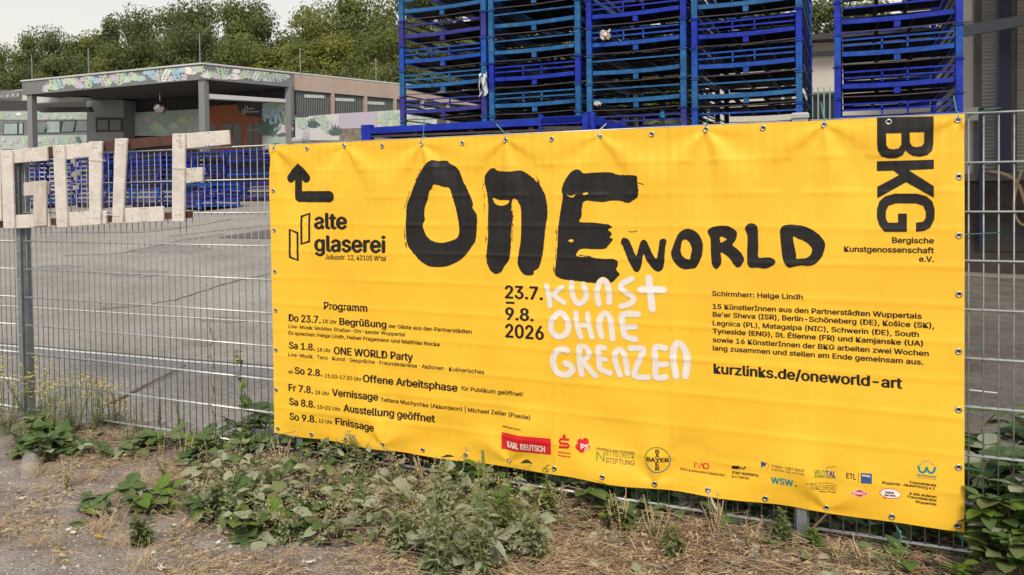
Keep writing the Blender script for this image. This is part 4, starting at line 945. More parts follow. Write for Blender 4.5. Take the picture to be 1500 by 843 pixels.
low = [Vector((P[0].x, P[0].y, H(P[0].x, P[0].y)-.2)), Vector((P[1].x, P[1].y, H(P[1].x, P[1].y)-.2)), onB(760, 176, -1.0), onB(434, 208, -1.0)]
low = [Vector((onB(434, 208, -.9).x, onB(434, 208, -.9).y, gz)), Vector((onB(640, 184, -.9).x, onB(640, 184, -.9).y, gz)), onB(640, 185, -.9), onB(552, 187.5, -.9), onB(497, 189.5, -.9), onB(497, 206.5, -.9), onB(434, 208.5, -.9)]
tag(MB().prism(low, nB*.5).build('stone_wall', M['stone'], base=low[0]), 'rough brown stone retaining wall under the painted boards', 'wall')

# ---------------------------------------------------------------- right hand yard: white building, dock, gate
M['white_r'] = mat('off_white_render', (.50, .47, .43), .85, (.56, .53, .49), 1.2, (.40, .36, .32), coord='world'); M['concrete'] = mat('grey_concrete', (.12, .112, .105), .9, (.18, .17, .16), 1.6, (.12, .11, .105), coord='world', bump=.3); M['darkconc'] = mat('dirty_dark_concrete', (.045, .035, .03), .95, (.09, .072, .062), 2.2, coord='world', bump=.4)
M['shutter'] = mat('roller_shutter_steel', (.36, .335, .31), .5, (.44, .41, .385), 1.5, coord='world', stretch=(1, 1, 6)); M['bluepost'] = mat('dark_blue_steel', (.006, .014, .05), .5, (.009, .022, .075), 4, coord='world'); M['beam'] = mat('blue_grey_beam_paint', (.11, .125, .145), .55); M['hose'] = mat('tan_rubber_hose', (.42, .29, .15), .6); M['gatec'] = mat('dark_teal_gate', (.015, .035, .04), .6); M['gatebar'] = mat('pale_green_bar', (.30, .36, .33), .6)
def wl(mb, name, m, par): return mb.build(name, m, par)
YW = 17.0
wb_ = thing('white_building', at_y(1200, 250, YW), 'off white rendered building standing behind the two right hand rack stacks', 'building')
def poly_y(px, y, d): return MB().prism([at_y(u, v, y) for u, v in px], (0, d, 0))
poly_y([(1030, 300), (1460, 300), (1460, 40), (1222, 53), (1030, 66)], YW, 6).build('wall', M['white_r'], wb_)
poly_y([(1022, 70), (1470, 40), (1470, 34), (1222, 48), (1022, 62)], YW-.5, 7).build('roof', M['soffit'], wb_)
poly_y([(1030, 92), (1460, 66), (1460, 60), (1030, 86)], YW-.1, .09).build('cornice', M['beam'], wb_)
for a, b in ((1126, 1144), (1150, 1160)):
    f_ = poly_y([(a, 158), (b, 158), (b, 100), (a, 100)], YW-.06, .05).build('window', M['soffit'], wb_); poly_y([(a+2, 156), (b-2, 156), (b-2, 103), (a+2, 103)], YW-.08, .015).build('pane', M['glass'], f_)
gt = thing('metal_gate', at_y(1205, 230, 12), 'dark metal gate with pale vertical bars between two rack stacks', 'gate')
poly_y([(1188, 300), (1226, 300), (1226, 136), (1188, 138)], 12.05, .05).build('gate_panel', M['gatec'], gt)
for u in (1190, 1198.5, 1207, 1215.5, 1224): 
    a, b = at_y(u, 128, 11.95), at_y(u, 300, 11.95); MB().tube([a, b], .011, 6).build('bar', M['gatebar'], gt)
a, b = at_y(1182, 136, 11.97), at_y(1228, 134, 11.97); MB().tube([a, b], .022, 6).build('rail', M['gatebar'], gt)
# dock
dk = thing('loading_dock', at_y(1450, 390, 12.0), 'raised concrete loading dock with roller shutters at the right photo edge', 'loading dock')
zt = at_y(1450, 254, 12.0).z; x0 = at_y(1396, 254, 12.0).x
MB().box((x0, 12.0, -.1), (x0+12, 20, zt-.12)).build('plinth', M['darkconc'], dk)
MB().box((x0-.03, 11.93, zt-.118), (x0+12, 20, zt)).build('dock_slab', M['concrete'], dk)
for k in range(3): MB().box((x0+.3+k*1.6, 11.98, .5), (x0+1.5+k*1.6, 11.998, .95)).build('plinth_shade_panel', M['soffit'], dk)  # flat plates, coloured dark to stand in for shaded recesses
zh = 5.4
def bay(u0, u1, y, name, m, d=.12, z0=None, z1=None): 
    xa, xb = at_y(u0, 200, y).x, at_y(u1, 200, y).x
    return MB().box((xa, y, zt if z0 is None else z0), (xb, y+d, zh if z1 is None else z1)).build(name, m, dk)
bay(1380, 1700, 13.2, 'rear_wall', M['concrete'], .3)
bay(1411, 1427, 12.8, 'pier', M['white_r'], .28); bay(1427, 1438, 12.7, 'pier', M['concrete'], .33)
def shutter(u0, u1, y):
    xa, xb = at_y(u0, 200, y).x, at_y(u1, 200, y).x; mb = MB(); z = zt; n = int((zh-zt)/.06)
    prof = []
    for i in range(n):
        for dy, dz in ((0, 0), (-.014, .013), (-.020, .03), (-.014, .047), (0, .058)): prof.append((dy, z+i*.06+dz))
    vs = []
    for dy, zz in prof: vs += [(xa, y+dy, zz), (xb, y+dy, zz)]
    mb.add(vs, [(2*i, 2*i+1, 2*i+3, 2*i+2) for i in range(len(prof)-1)]); mb.box((xa, y+.012, zt), (xb, y+.03, zh)); mb.build('roller_shutter', M['shutter'], dk)
shutter(1438, 1462, 12.7); shutter(1489, 1640, 12.55)
bay(1461, 1463.5, 12.45, 'guide_rail', M['beam'], .2); bay(1464, 1480, 12.2, 'blue_post', M['bluepost'], .16); bay(1480.5, 1488, 12.5, 'pier', M['concrete'], .3)
bay(1434, 1441, 11.85, 'blue_post', M['bluepost'], .06, z0=.6, z1=at_y(1437, 158, 11.85).z)
bay(1410, 1436, 12.4, 'ledge_block', M['white_r'], .2, z0=at_y(1420, 177, 12.4).z, z1=at_y(1420, 158, 12.4).z)
a, b = at_y(1380, 52, 11.2), at_y(1600, 12, 11.2); MB().beam(a, b, .1, .16).build('cross_beam', M['beam'], dk)
MB().box((x0-.2, 7.5, zh), (x0+12, 18, zh+.2)).build('dock_shade_roof', M['soffit'], dk)  # its front overhang is added out of view to shade the yard
P = at_y(1408, 32, 12.3); MB().box((P.x, 12.3, P.z), (P.x+.14, 12.5, P.z+.42)).build('lamp_box', M['white_r'], dk)
def hose(pts, lab, m='hose', r=.03, y=11.8):
    Q = [at_y(u, v, y+dy) for u, v, dy in pts]; R_ = []
    for i in range(len(Q)-1):
        p_, a, b, n_ = Q[max(i-1, 0)], Q[i], Q[i+1], Q[min(i+2, len(Q)-1)]
        for j in range(8):
            t = j/8; R_.append(.5*((2*a)+(b-p_)*t+(2*p_-5*a+4*b-n_)*t*t+(3*a-p_-3*b+n_)*t**3))
    R_.append(Q[-1]); tag(MB().tube(R_, r, 8).build('hose', M[m], smooth=True, base=R_[0]), lab, 'hose')
hose([(1450, 252, .1), (1470, 255, 0), (1490, 268, 0), (1503, 300, 0), (1520, 340, 0), (1560, 352, .05)], 'tan hose hanging in a wide loop down from the dock edge', r=.026)
hose([(1497, 249, .08), (1489, 275, 0), (1485, 300, 0), (1488, 318, 0), (1498, 330, 0), (1505, 322, 0)], 'thin tan hose curling below the dock edge', r=.018)

# ---------------------------------------------------------------- trees on the hill
M['bark'] = mat('tree_bark', (.06, .045, .03), .9, (.10, .08, .06), 4, coord='world')
TL = {'dark': leafmat('dark_tree_leaves', (.09, .118, .042), (.15, .178, .058), .3, tr=.4), 'mid': leafmat('mid_tree_leaves', (.13, .158, .044), (.205, .225, .062), .3, tr=.4), 'lime': leafmat('yellow_green_tree_leaves', (.18, .20, .04), (.27, .275, .062), .3, tr=.4)}
def crown(seed, h, w, leaf=.40, n=9000):
    rs = random.Random(seed); mb = MB(); blobs = []
    for i in range(26):
        t = rs.random(); z = h*(.30+.66*t); r = w*.5*math.sin(math.pi*min(1, .22+.70*t))**.8*rs.uniform(.35, 1.0); a = rs.random()*6.283
        blobs.append((r*math.cos(a), r*math.sin(a), z, w*rs.uniform(.15, .25)))
    for k in range(n):
        bx, by, bz, br = rs.choice(blobs); u = rs.uniform(-1, 1); th = rs.random()*6.283; s_ = math.sqrt(1-u*u); rr = br*rs.uniform(.35, 1.08)
        d = Vector((s_*math.cos(th), s_*math.sin(th), u*.85)); c = Vector((bx, by, bz))+d*rr
        nrm = (d+Vector((rs.uniform(-.7, .7), rs.uniform(-.7, .7), rs.uniform(-.2, .9)))).normalized(); x = nrm.orthogonal().normalized(); y = nrm.cross(x); L = leaf*rs.uniform(.55, 1.2); an = rs.random()*6.283
        p, q = x*math.cos(an)+y*math.sin(an), y*math.cos(an)-x*math.sin(an)
        mb.add([c-p*L*.5, c-q*L*.28+nrm*.04, c+p*L*.5, c+q*L*.28+nrm*.04], [(0, 1, 2, 3)])
    return mb, blobs
def make_tree(seed, tone, h, w):
    t = thing('broadleaf_tree', (0, 0, 0), 'x', 'tree', 'trees on the hill'); mb, blobs = crown(seed, h, w); mb.build('crown', TL[tone], t)
    mb = MB(); mb.tube([(0, 0, -.5), (.1, .05, h*.3), (-.1, .1, h*.62)], .24, 8, r2=.07)
    for b in blobs[:10]: mb.tube([(0, .05, h*.28+b[2]*.15), (b[0]*.5, b[1]*.5, b[2]*.8), (b[0], b[1], b[2])], .09, 5, r2=.02)
    mb.build('trunk', M['bark'], t); return t
TP = {}
i = 0
for tone in ('dark', 'mid', 'lime'):
    for k in range(2): TP[(tone, k)] = make_tree(10+i, tone, 12, 9.0 if k else 8.0); i += 1
TU = set()
BACK = [(-60, 88, 'dark'), (-5, 78, 'dark'), (32, 62, 'mid'), (66, 57, 'dark'), (108, 62, 'mid'), (140, 62, 'lime'), (172, 36, 'dark'), (205, 30, 'dark'), (240, 22, 'mid'), (285, 16, 'dark'), (325, 14, 'mid'), (360, 16, 'dark'), (394, 32, 'dark'), (418, 62, 'mid'), (445, 26, 'lime'), (478, 16, 'mid'), (512, 8, 'dark'), (548, 2, 'mid'), (590, -5, 'dark'), (640, -12, 'dark'), (700, -5, 'mid'), (760, 0, 'dark'), (830, 5, 'mid'), (900, 8, 'dark'), (980, 5, 'mid'), (1060, 10, 'dark'), (1140, 12, 'mid'), (1205, 14, 'dark'), (1290, 10, 'mid')]
FRONT = [(-30, 112, 'mid'), (18, 108, 'dark'), (60, 100, 'mid'), (100, 92, 'dark'), (150, 78, 'mid'), (190, 72, 'dark'), (228, 66, 'mid'), (262, 58, 'dark'), (305, 55, 'dark'), (345, 60, 'mid'), (385, 84, 'lime'), (420, 78, 'lime'), (455, 70, 'mid'), (490, 62, 'lime'), (525, 58, 'dark'), (560, 52, 'mid'), (605, 55, 'dark'), (660, 60, 'mid'), (720, 70, 'dark'), (790, 72, 'mid'), (860, 76, 'dark'), (940, 78, 'mid')]
LOW = [(430, 120, 'dark'), (480, 112, 'mid'), (520, 110, 'dark'), (560, 104, 'mid'), (600, 100, 'dark'), (640, 110, 'dark'), (690, 118, 'mid'), (745, 120, 'dark'), (800, 125, 'mid'), (860, 130, 'dark'), (930, 130, 'mid'), (1000, 128, 'dark')]
NUM = ['first','second','third','fourth','fifth','sixth','seventh','eighth','ninth','tenth','eleventh','twelfth','thirteenth','fourteenth','fifteenth','sixteenth','seventeenth','eighteenth','nineteenth','twentieth','twenty first','twenty second','twenty third','twenty fourth','twenty fifth','twenty sixth','twenty seventh','twenty eighth','twenty ninth','thirtieth']
def place(lst, y0, hs, wd, grp):
    for j, (u, v, tone) in enumerate(lst):
        y = y0+rnd(-2.5, 2.5); P = at_y(u, v, y); key = (tone, j % 2); gz_ = H(P.x, P.y); h = max(7.0, min(P.z-gz_+.2, 16))
        o = TP[key] if key not in TU else copy_tree(TP[key]); TU.add(key)
        s_ = h/12; o.location = (P.x, P.y, P.z-h*.97); o.scale = (wd*rnd(.9, 1.15), wd*rnd(.9, 1.1), s_); o.rotation_euler = (0, 0, rnd(0, 6.28))
        o['label'] = f"{ {'dark':'dark green','mid':'mid green','lime':'yellow green'}[tone]} broadleaf tree, {NUM[j]} from the left {grp}"; o['group'] = 'trees on the hill'
place(BACK, 76, 1, .95, 'along the hilltop skyline'); place(FRONT, 62, .85, .85, 'in the row below the skyline'); place(LOW, 52, .7, .62, 'in the lowest row behind the roof')

# ---------------------------------------------------------------- plants at the fence
LM = {'bram': leafmat('bramble_leaf', (.055, .105, .03), (.12, .185, .055), 9), 'bram2': leafmat('young_leaf', (.09, .17, .02), (.16, .23, .035), 9), 'under': leafmat('pale_wilted_leaf', (.26, .29, .19), (.36, .38, .27), 11, .7), 'weed': leafmat('weed_leaf', (.10, .135, .045), (.19, .22, .09), 9, .7), 'mug': leafmat('grey_green_leaf', (.19, .225, .115), (.33, .35, .22), 9, .75), 'straw': leafmat('dry_straw', (.38, .27, .14), (.50, .39, .24), 14, .85, .1), 'brown': leafmat('dead_brown_leaf', (.15, .085, .045), (.26, .16, .09), 14, .85, .1), 'seed': leafmat('dry_seed_cluster', (.29, .245, .14), (.40, .35, .22), 14, .85, .1), 'yel': leafmat('yellow_leaf', (.55, .36, .02), (.66, .45, .04), 20, .6), 'flower': leafmat('yellow_flower', (.72, .55, .05), (.8, .62, .1), 20, .6)}
M['cane'] = mat('bramble_cane', (.13, .075, .045), .7, (.20, .10, .07), 12, coord='world'); M['stem'] = mat('green_stem', (.14, .17, .06), .7, (.20, .22, .09), 14, coord='world'); M['twig'] = mat('dry_twig', (.17, .115, .085), .8, (.28, .20, .15), 14, coord='world'); M['straws'] = mat('straw_stalk', (.42, .31, .18), .85, (.54, .42, .27), 14, coord='world')
def vf(u):                                       # image row of the fence foot
    p = at_y(u, 650, -.02); return pix((p.x, -.02, .035))[1]
def gpt(u, v): 
    p = at_z(u, v, .02); return Vector((p.x, p.y, H(p.x, p.y)))
def rdir(el0=-.2, el1=.6):
    a = rnd(0, 6.283); e = rnd(el0, el1); return Vector((math.cos(a)*math.cos(e), math.sin(a)*math.cos(e), math.sin(e)))
def trifol(mb, p, d, size, mi):
    d = d.normalized(); side = d.cross(Vector((0, 0, 1)))
    if side.length < .1: side = Vector((1, 0, 0))
    side.normalize(); up = (side.cross(d)+Vector((rnd(-.3, .3), rnd(-.3, .3), .4))).normalized()
    mb.leaf(p+d*size*.25, d, up, size, size*.82, .2, rnd(.05, .35), mi, 5)
    for s_ in (-1, 1): mb.leaf(p, d*.35+side*s_, up, size*.85, size*.68, .2, rnd(.05, .3), mi, 5)
def bramble(pos, r, h, n, label, size=.075, lean=None, mats=('bram', 'bram2', 'under', 'weed'), wts=(8, 2, 1, 3), group='bramble plants at the fence'):
    t = thing('bramble', pos, label, 'bramble', group); mc = MB(); ml = MB(); k = max(3, n//9)
    pool = [i for i, w in enumerate(wts) for _ in range(w)]
    for c in range(k):
        d = rdir(.2, 1.1)
        if lean is not None: d = (d+lean).normalized()
        L = rnd(.6, 1.15); tip = Vector((d.x*r*L, d.y*r*L, max(.02, d.z)*h*.55*L)); midp = Vector((tip.x*.5, tip.y*.5, h*rnd(.55, 1)*L))
        pts = [Vector((rnd(-.03, .03), rnd(-.03, .03), 0))]
        for j in range(1, 9):
            t_ = j/8; pts.append((1-t_)**2*pts[0]+2*t_*(1-t_)*midp+t_*t_*tip)
        pts = [pos+q for q in pts]
        for q in pts: q.z = max(q.z, H(q.x, q.y)+.012)
        mc.tube(pts, .0042, 5, r2=.002)
        for j in range(max(2, n//k)):
            q = pts[random.randint(2, 8)]; d2 = rdir(-.3, .7); trifol(ml, q+d2*rnd(.01, .05), d2, size*rnd(.6, 1.25), random.choice(pool))
    mc.build('cane', M['cane'], t); ml.build('foliage', [LM[x] for x in mats], t); return t
def weed(pos, h, label, leaf='mug', flower=False, n=5, spread_=.35, name='mugwort', group='tall weeds in front of the fence', stemm='stem', leaf2='weed', ll=.055, lw=.014, dens=30):
    t = thing(name, pos, label, 'weed', group); mc = MB(); ml = MB()
    for s_ in range(n):
        d = rdir(.9, 1.45); d.z = max(d.z, .7); L = h*rnd(.55, 1); pts = [pos+Vector((rnd(-.02, .02), rnd(-.02, .02), 0))]
        cur = Vector((d.x*spread_, d.y*spread_, 1)).normalized()
        for j in range(8):
            cur = (cur+Vector((rnd(-.10, .10), rnd(-.10, .10), .02))).normalized(); pts.append(pts[-1]+cur*L/8)
        mc.tube(pts, .0036, 5, r2=.0015)
        for j in range(dens):
            i = random.randint(0, 7); q = pts[i].lerp(pts[i+1], random.random()); f = 1-.55*i/8; d2 = rdir(-.1, .9)
            if flower and i > 5:
                if j % 2 == 0:
                    q2 = q+d2*.03; mc.tube([q, q2], .0009, 3)
                    for a in range(5): ml.leaf(q2, Vector((math.cos(a*1.257), math.sin(a*1.257), .35)), (0, 0, 1), .013, .009, 0, 0, 2, 2)
                continue
            ml.leaf(q, d2, Vector((rnd(-.4, .4), rnd(-.4, .4), 1)), ll*f*rnd(.6, 1.3), lw*f*rnd(.7, 1.3)*1.3, .2, .35, 0 if random.random() < .7 else 1, 2)
    mc.build('stem', M[stemm], t); ml.build('foliage', [LM[leaf], LM[leaf2], LM['flower']], t); return t
BR = [((30, 648), .34, .20, 40, 'green bramble clump at the left photo edge below yellow flowers'), ((98, 655), .30, .20, 40, 'green bramble beside the clear plastic cup'), ((205, 664), .30, .13, 34, 'low bramble trailing under the letter O stretch of fence'), ((292, 668), .28, .12, 30, 'low bramble trailing left of the banner corner'), ((365, 645), .18, .30, 34, 'bramble climbing the mesh at the banner left edge'), ((392, 668), .24, .18, 34, 'bramble under the banner bottom left corner'), ((215, 748), .28, .12, 26, 'flat bramble sprig on the grit with two big dark leaves'), ((150, 742), .14, .07, 12, 'small three leaf bramble sprig on the grey grit'), ((330, 752), .30, .17, 40, 'bramble at the left end of the cut branch heap'), ((420, 740), .30, .17, 30, 'bramble inside the cut branch heap under Programm text'), ((448, 775), .26, .12, 22, 'bramble at the front edge of the cut branch heap'), ((700, 725), .16, .2, 16, 'bramble shoot below the red sponsor logo'), ((940, 757), .16, .11, 16, 'small bramble below the round sponsor logo'), ((915, 762), .14, .10, 10, 'tiny pale bramble left of the small one'), ((1362, 832), .16, .12, 14, 'three leaf bramble below the speech bubble logo'), ((1466, 852), .12, .50, 56, 'lush bramble just right of the banner bottom right corner'), ((1500, 858), .14, .62, 64, 'lush bramble in the bottom right photo corner'), ((1540, 850), .25, .7, 46, 'bramble beyond the right photo edge')]
GAP = ['far left end', 'programme dates', 'word Finissage', 'cut stalk', 'red name box', 'clover logo', 'round cross logo', 'thick white tie', 'dark block logo', 'right fence post', 'red diamond logo', 'speech bubble logo', 'teal wave logo']
for i_, gname in enumerate(GAP):
    x_ = -2.05+.27*i_; bramble(Vector((x_, .16, H(x_, .16))), .2, .16, 16, f"low bramble in the shaded gap behind the mesh near the {gname}", size=.07, wts=(9, 1, 1, 1))
for (u, v), r, h, n, lab in BR: bramble(gpt(u, v), r, h, n, lab, size=.088 if u < 1300 else .078)
for x, y, r, h, n, lab in ((1.75, 1.0, .5, .95, 90, 'tall dark bramble thicket deeper behind the mesh at right'), (2.25, 1.2, .5, 1.05, 90, 'dark bramble thicket behind the mesh beyond the right photo edge'), (1.35, .9, .45, .6, 70, 'dark bramble behind the banner lower right corner'), (.6, .6, .45, .45, 60, 'dark bramble thicket behind the right fence post'), (0, .65, .45, .42, 60, 'dark bramble thicket behind the white tie'), (-.55, .6, .45, .42, 60, 'dark bramble thicket behind the clover shaped logo'), (-1.1, .55, .45, .40, 60, 'dark bramble thicket behind the thick cut stalk'), (-1.7, .5, .4, .40, 50, 'dark bramble thicket behind the programme text'), (1.52, .30, .35, .75, 60, 'bramble behind the mesh right of the banner'), (1.85, .55, .5, .85, 60, 'bramble further right behind the mesh'), (1.30, .45, .35, .5, 40, 'bramble hidden low behind the banner right edge'), (.9, .35, .4, .30, 30, 'bramble in the dark gap under the speech bubble logo'), (.35, .35, .4, .28, 26, 'bramble in the dark gap near the thick white tie'), (-.2, .35, .4, .28, 26, 'bramble in the dark gap under the round logo'), (-.8, .35, .4, .28, 30, 'bramble in the gap under the red sponsor logo'), (-1.4, .3, .4, .26, 30, 'bramble in the gap under the programme text'), (-2.0, .22, .25, .40, 34, 'bramble behind the mesh at the banner left corner')):
    bramble(Vector((x, y, H(x, y))), r, h, n, lab, size=.095, wts=(9, 2, 1, 1))
# one stem climbing the mesh
for (u, v, h, lab) in ((362, 655, .62, 'leafy bindweed climbing a wire left of the banner'), (312, 640, .78, 'sparse reddish bindweed climbing the mesh')):
    p = at_y(u, v, -.012); t = thing('bindweed', (p.x, p.y, H(p.x, p.y)), lab, 'bindweed'); mc = MB(); ml = MB(); pts = []
    for j in range(24): pts.append(Vector((p.x+.012*math.sin(j*1.3)-.002*j*(h < .7), p.y+.010*math.cos(j*1.3), .02+h*j/23)))
    mc.tube(pts, .0022, 5)
    for j in range(34 if h < .7 else 16):
        q = random.choice(pts[2:]); ml.leaf(q, rdir(-.8, .2), (0, 0, 1), rnd(.03, .06) if h < .7 else rnd(.02, .035), .03 if h < .7 else .018, .2, .3, 0 if h < .7 else random.choice((1, 1, 2)), 3)
    mc.build('stem', M['cane'], t); ml.build('foliage', [LM['bram2'], LM['brown'], LM['yel']], t)
RG = [((-30, 640), .62), ((12, 632), .60), ((52, 628), .55), ((78, 640), .5), ((108, 632), .48), ((140, 630), .42), ((168, 628), .34)]
for k, ((u, v), h) in enumerate(RG): weed(gpt(u, v), h, f"ragwort with small yellow flowers, {NUM[k]} from the left below the letters G and O", 'weed', True, 11, .95, 'ragwort', 'yellow flowered ragwort at the fence', ll=.045, lw=.006, dens=30)
for k, ((u, v), h, lab) in enumerate([((232, 628), .30, 'thin dry weed at the fence foot below the letter L'), ((265, 632), .34, 'thin feathery weed at the fence foot below the letter F'), ((205, 632), .22, 'short dry weed near the fence foot beside the stick')]): weed(gpt(u, v), h, lab, 'weed', False, 4, .3, 'thin_weed', ll=.03, lw=.006)
MG = [((520, 700), .25, 'mug', 'pale mugwort with seed heads under the word Finissage'), ((480, 690), .20, 'mug', 'short mugwort under the programme text'), ((640, 842), .42, 'mug', 'tall mugwort at the bottom of the photo below the heap'), ((702, 838), .50, 'mug', 'tallest mugwort standing below the red sponsor logo'), ((748, 800), .36, 'bram2', 'fresh green mugwort right of the tallest one'), ((590, 812), .30, 'mug', 'mugwort at the right end of the cut branch heap'), ((664, 780), .42, 'mug', 'mugwort standing in the heap below the bottom hem'), ((800, 760), .28, 'bram2', 'yellow green weed under the flower shaped red logo'), ((785, 815), .22, 'mug', 'low grey green weed at the heap right edge'), ((205, 790), .16, 'weed', 'low tuft of weed on the grit near the bottom left'), ((1190, 803), .10, 'bram2', 'small yellow green weed at the foot of the right fence post'), ((890, 752), .12, 'weed', 'little weed tuft at the bottom rail under the round logo'), ((985, 815), .14, 'weed', 'little weed among the dead brown stems'), ((1145, 798), .16, 'weed', 'little weed sprig left of the right fence post')]
for (u, v), h, lf, lab in MG: weed(gpt(u, v), h, lab, lf, False, 7, .45, 'mugwort', dens=46, ll=.058, lw=.016)
DW = [(28, 655), (70, 668), (130, 652), (160, 672), (190, 655), (238, 662), (268, 672), (310, 690), (345, 682), (410, 690), (95, 712), (245, 700), (300, 730), (585, 718), (625, 722), (820, 742), (860, 748), (905, 775), (960, 790), (1050, 790), (1090, 812), (1230, 822), (1270, 832), (1310, 838)]
DN = ['at the left photo edge', 'beside the clear cup', 'below the ragwort', 'right of the clear cup', 'below the letter O', 'below the letter L', 'below the letter F', 'left of the branch heap', 'at the bramble near the banner corner', 'below the banner corner', 'on the grit left of the flat bramble', 'between cup and branch heap', 'at the heap left end', 'in the heap under the last programme line', 'in the heap left of the cut stalk', 'below the clover logo', 'below the long foundation name', 'below the round cross logo', 'left of the dead brown stems', 'right of the dead brown stems', 'below the thick white tie', 'right of the fence post', 'below the red diamond logo', 'left of the lush corner bramble']
for (u, v), nm_ in zip(DW, DN):
    weed(gpt(u, v), rnd(.12, .26), f"dry straw coloured weed {nm_}", 'seed', False, random.randint(4, 8), rnd(.6, 1.1), 'dry_weed', 'dry weeds along the fence foot', random.choice(('straws', 'twig', 'stem')), random.choice(('straw', 'weed', 'mug')), .03, .009, 16)
# cut thick stalk standing before the banner
p = gpt(709, 735); q = at_y(707, 660, p.y); tag(MB().tube([p, p.lerp(q, .5)+Vector((.004, 0, 0)), q], .0085, 8).build('cut_stalk', M['stem'], base=p), 'thick green cut stalk standing in front of the bottom hem', 'stalk')
def stick(pts, r, lab, m='twig'):
    P = [Vector(p) for p in pts]; tag(MB().tube(P, r, 6, r2=r*.6).build('stick', M[m], base=P[0]), lab, 'stick')
a, b = gpt(150, 600), gpt(243, 566); stick([a+Vector((0, .05, .01)), a.lerp(b, .5)+Vector((0, .05, .02)), b+Vector((0, .25, .05))], .012, 'brown stick lying behind the mesh below the letters')
stick([gpt(765, 760), at_z(790, 722, .13), at_z(830, 712, .17), at_z(870, 722, .10), gpt(905, 748)], .004, 'thin pale stick arching over the bottom rail')
stick([gpt(1172, 815)+Vector((0, 0, .0)), at_y(1185, 780, -.05), at_y(1212, 752, -.03)], .006, 'reddish stick leaning on the mesh beside the right fence post', 'cane'); stick([gpt(1100, 795), at_y(1118, 760, -.05)], .006, 'brown broken stick leaning at the bottom rail', 'twig'); stick([gpt(1130, 800), at_z(1060, 770, .03), gpt(990, 768)], .004, 'long thin stick lying along the bottom rail')

# stuff: cut branch heap, straw, grit
def heap(name, n, zone, kinds, lab_m, zf, seed=3):
    mb = MB()
    for k in range(n):
        u, v = zone(); p = gpt(u, v)
        if p.y > (.35 if name == 'leaf_litter' else -.04) or (p.y > -.3 and random.random() < .45): continue
        if p.y > -.03 and name == 'cut_foliage': continue
        if name == 'dry_straw' and noise.noise(Vector((p.x*2.3, p.y*2.6, 3)))+.35*noise.noise(Vector((p.x*7, p.y*7, 1))) < -.16+.30*smooth01((520-u)/260)*smooth01((v-690)/40): continue
        p.z += abs(random.gauss(0, 1))*zf(u, v)+.006; kind = random.choices(range(len(kinds)), [q[1] for q in kinds])[0]; ty = kinds[kind][0]
        mi = kind
        if ty == 'leaf': d = rdir(-.5, .5); mb.leaf(p, d, Vector((rnd(-1, 1), rnd(-1, 1), .9)), rnd(.045, .105), rnd(.03, .065), rnd(-.2, .5), rnd(0, .6), mi, 3)
        elif ty == 'small': d = rdir(-.6, .8); mb.leaf(p, d, Vector((rnd(-1, 1), rnd(-1, 1), .6)), rnd(.012, .036), rnd(.008, .018), .3, .3, mi, 2)
        elif ty == 'seed':
            d = rdir(-.1, .9); L = rnd(.06, .17)
            for j in range(11): q = p+d*(L*j/11); mb.leaf(q, rdir(-.4, .9), (0, 0, 1), rnd(.009, .020), rnd(.006, .012), .2, .2, mi, 2)
        elif ty == 'straw':
            d = rdir(-.05, .14); L = rnd(.04, .17); e = p+d*L; e.z = max(e.z, H(e.x, e.y)+.004); m_ = p.lerp(e, .5)+Vector((rnd(-.01, .01), rnd(-.01, .01), rnd(0, .012))); mb.tube([p, m_, e], rnd(.0006, .0013), 3, mi, False)
        elif ty == 'twig':
            d = rdir(-.05, .16); L = rnd(.06, .24); e = p+d*L; e.z = max(e.z, H(e.x, e.y)+.005); mb.tube([p, p.lerp(e, .5)+Vector((rnd(-.02, .02), rnd(-.02, .02), rnd(0, .02))), e], rnd(.0010, .0024), 4, mi, False)
    return tag(mb.build(name, lab_m), kind='stuff')
def in_poly(P):
    us, vs = [p[0] for p in P], [p[1] for p in P]
    def z():
        while 1:
            u, v = rnd(min(us), max(us)), rnd(min(vs), max(vs)); c = False
            for i in range(len(P)):
                (x1, y1), (x2, y2) = P[i], P[i-1]
                if (y1 > v) != (y2 > v) and u < (x2-x1)*(v-y1)/(y2-y1)+x1: c = not c
            if c: return u, v
    return z
HEAP = [(270, 700), (330, 672), (430, 655), (560, 672), (700, 690), (790, 705), (815, 740), (790, 800), (740, 835), (640, 840), (560, 800), (420, 795), (300, 770)]
heap('cut_foliage', 4600, in_poly(HEAP), [('leaf', 6), ('leaf', 10), ('seed', 14), ('twig', 5), ('small', 12), ('leaf', 3)], [LM['bram'], LM['under'], LM['seed'], M['twig'], LM['mug'], LM['weed']], lambda u, v: .075)
STR = [(60, 640), (420, 640), (820, 700), (1410, 800), (1410, 843), (60, 843)]
heap('dry_straw', 12000, in_poly([(90, 660), (250, 650), (420, 650), (800, 700), (1200, 765), (1300, 860), (900, 860), (700, 860), (300, 850), (20, 850), (-40, 740), (60, 700)]), [('straw', 10), ('small', 7), ('twig', 1.2), ('small', 3)], [M['straws'], LM['straw'], M['twig'], LM['brown']], lambda u, v: .012)
heap('dry_straw', 2600, in_poly([(100, 640), (330, 640), (420, 690), (300, 740), (180, 720)]), [('straw', 10), ('small', 5), ('twig', 3)], [M['straws'], LM['straw'], M['twig']], lambda u, v: .02)
heap('leaf_litter', 6500, in_poly([(780, 700), (1000, 735), (1420, 800), (1520, 843), (1520, 880), (780, 880)]), [('small', 9), ('twig', 3.5), ('leaf', 1.2), ('straw', 7), ('small', 3)], [LM['brown'], M['twig'], LM['under'], M['straws'], LM['straw']], lambda u, v: .014)
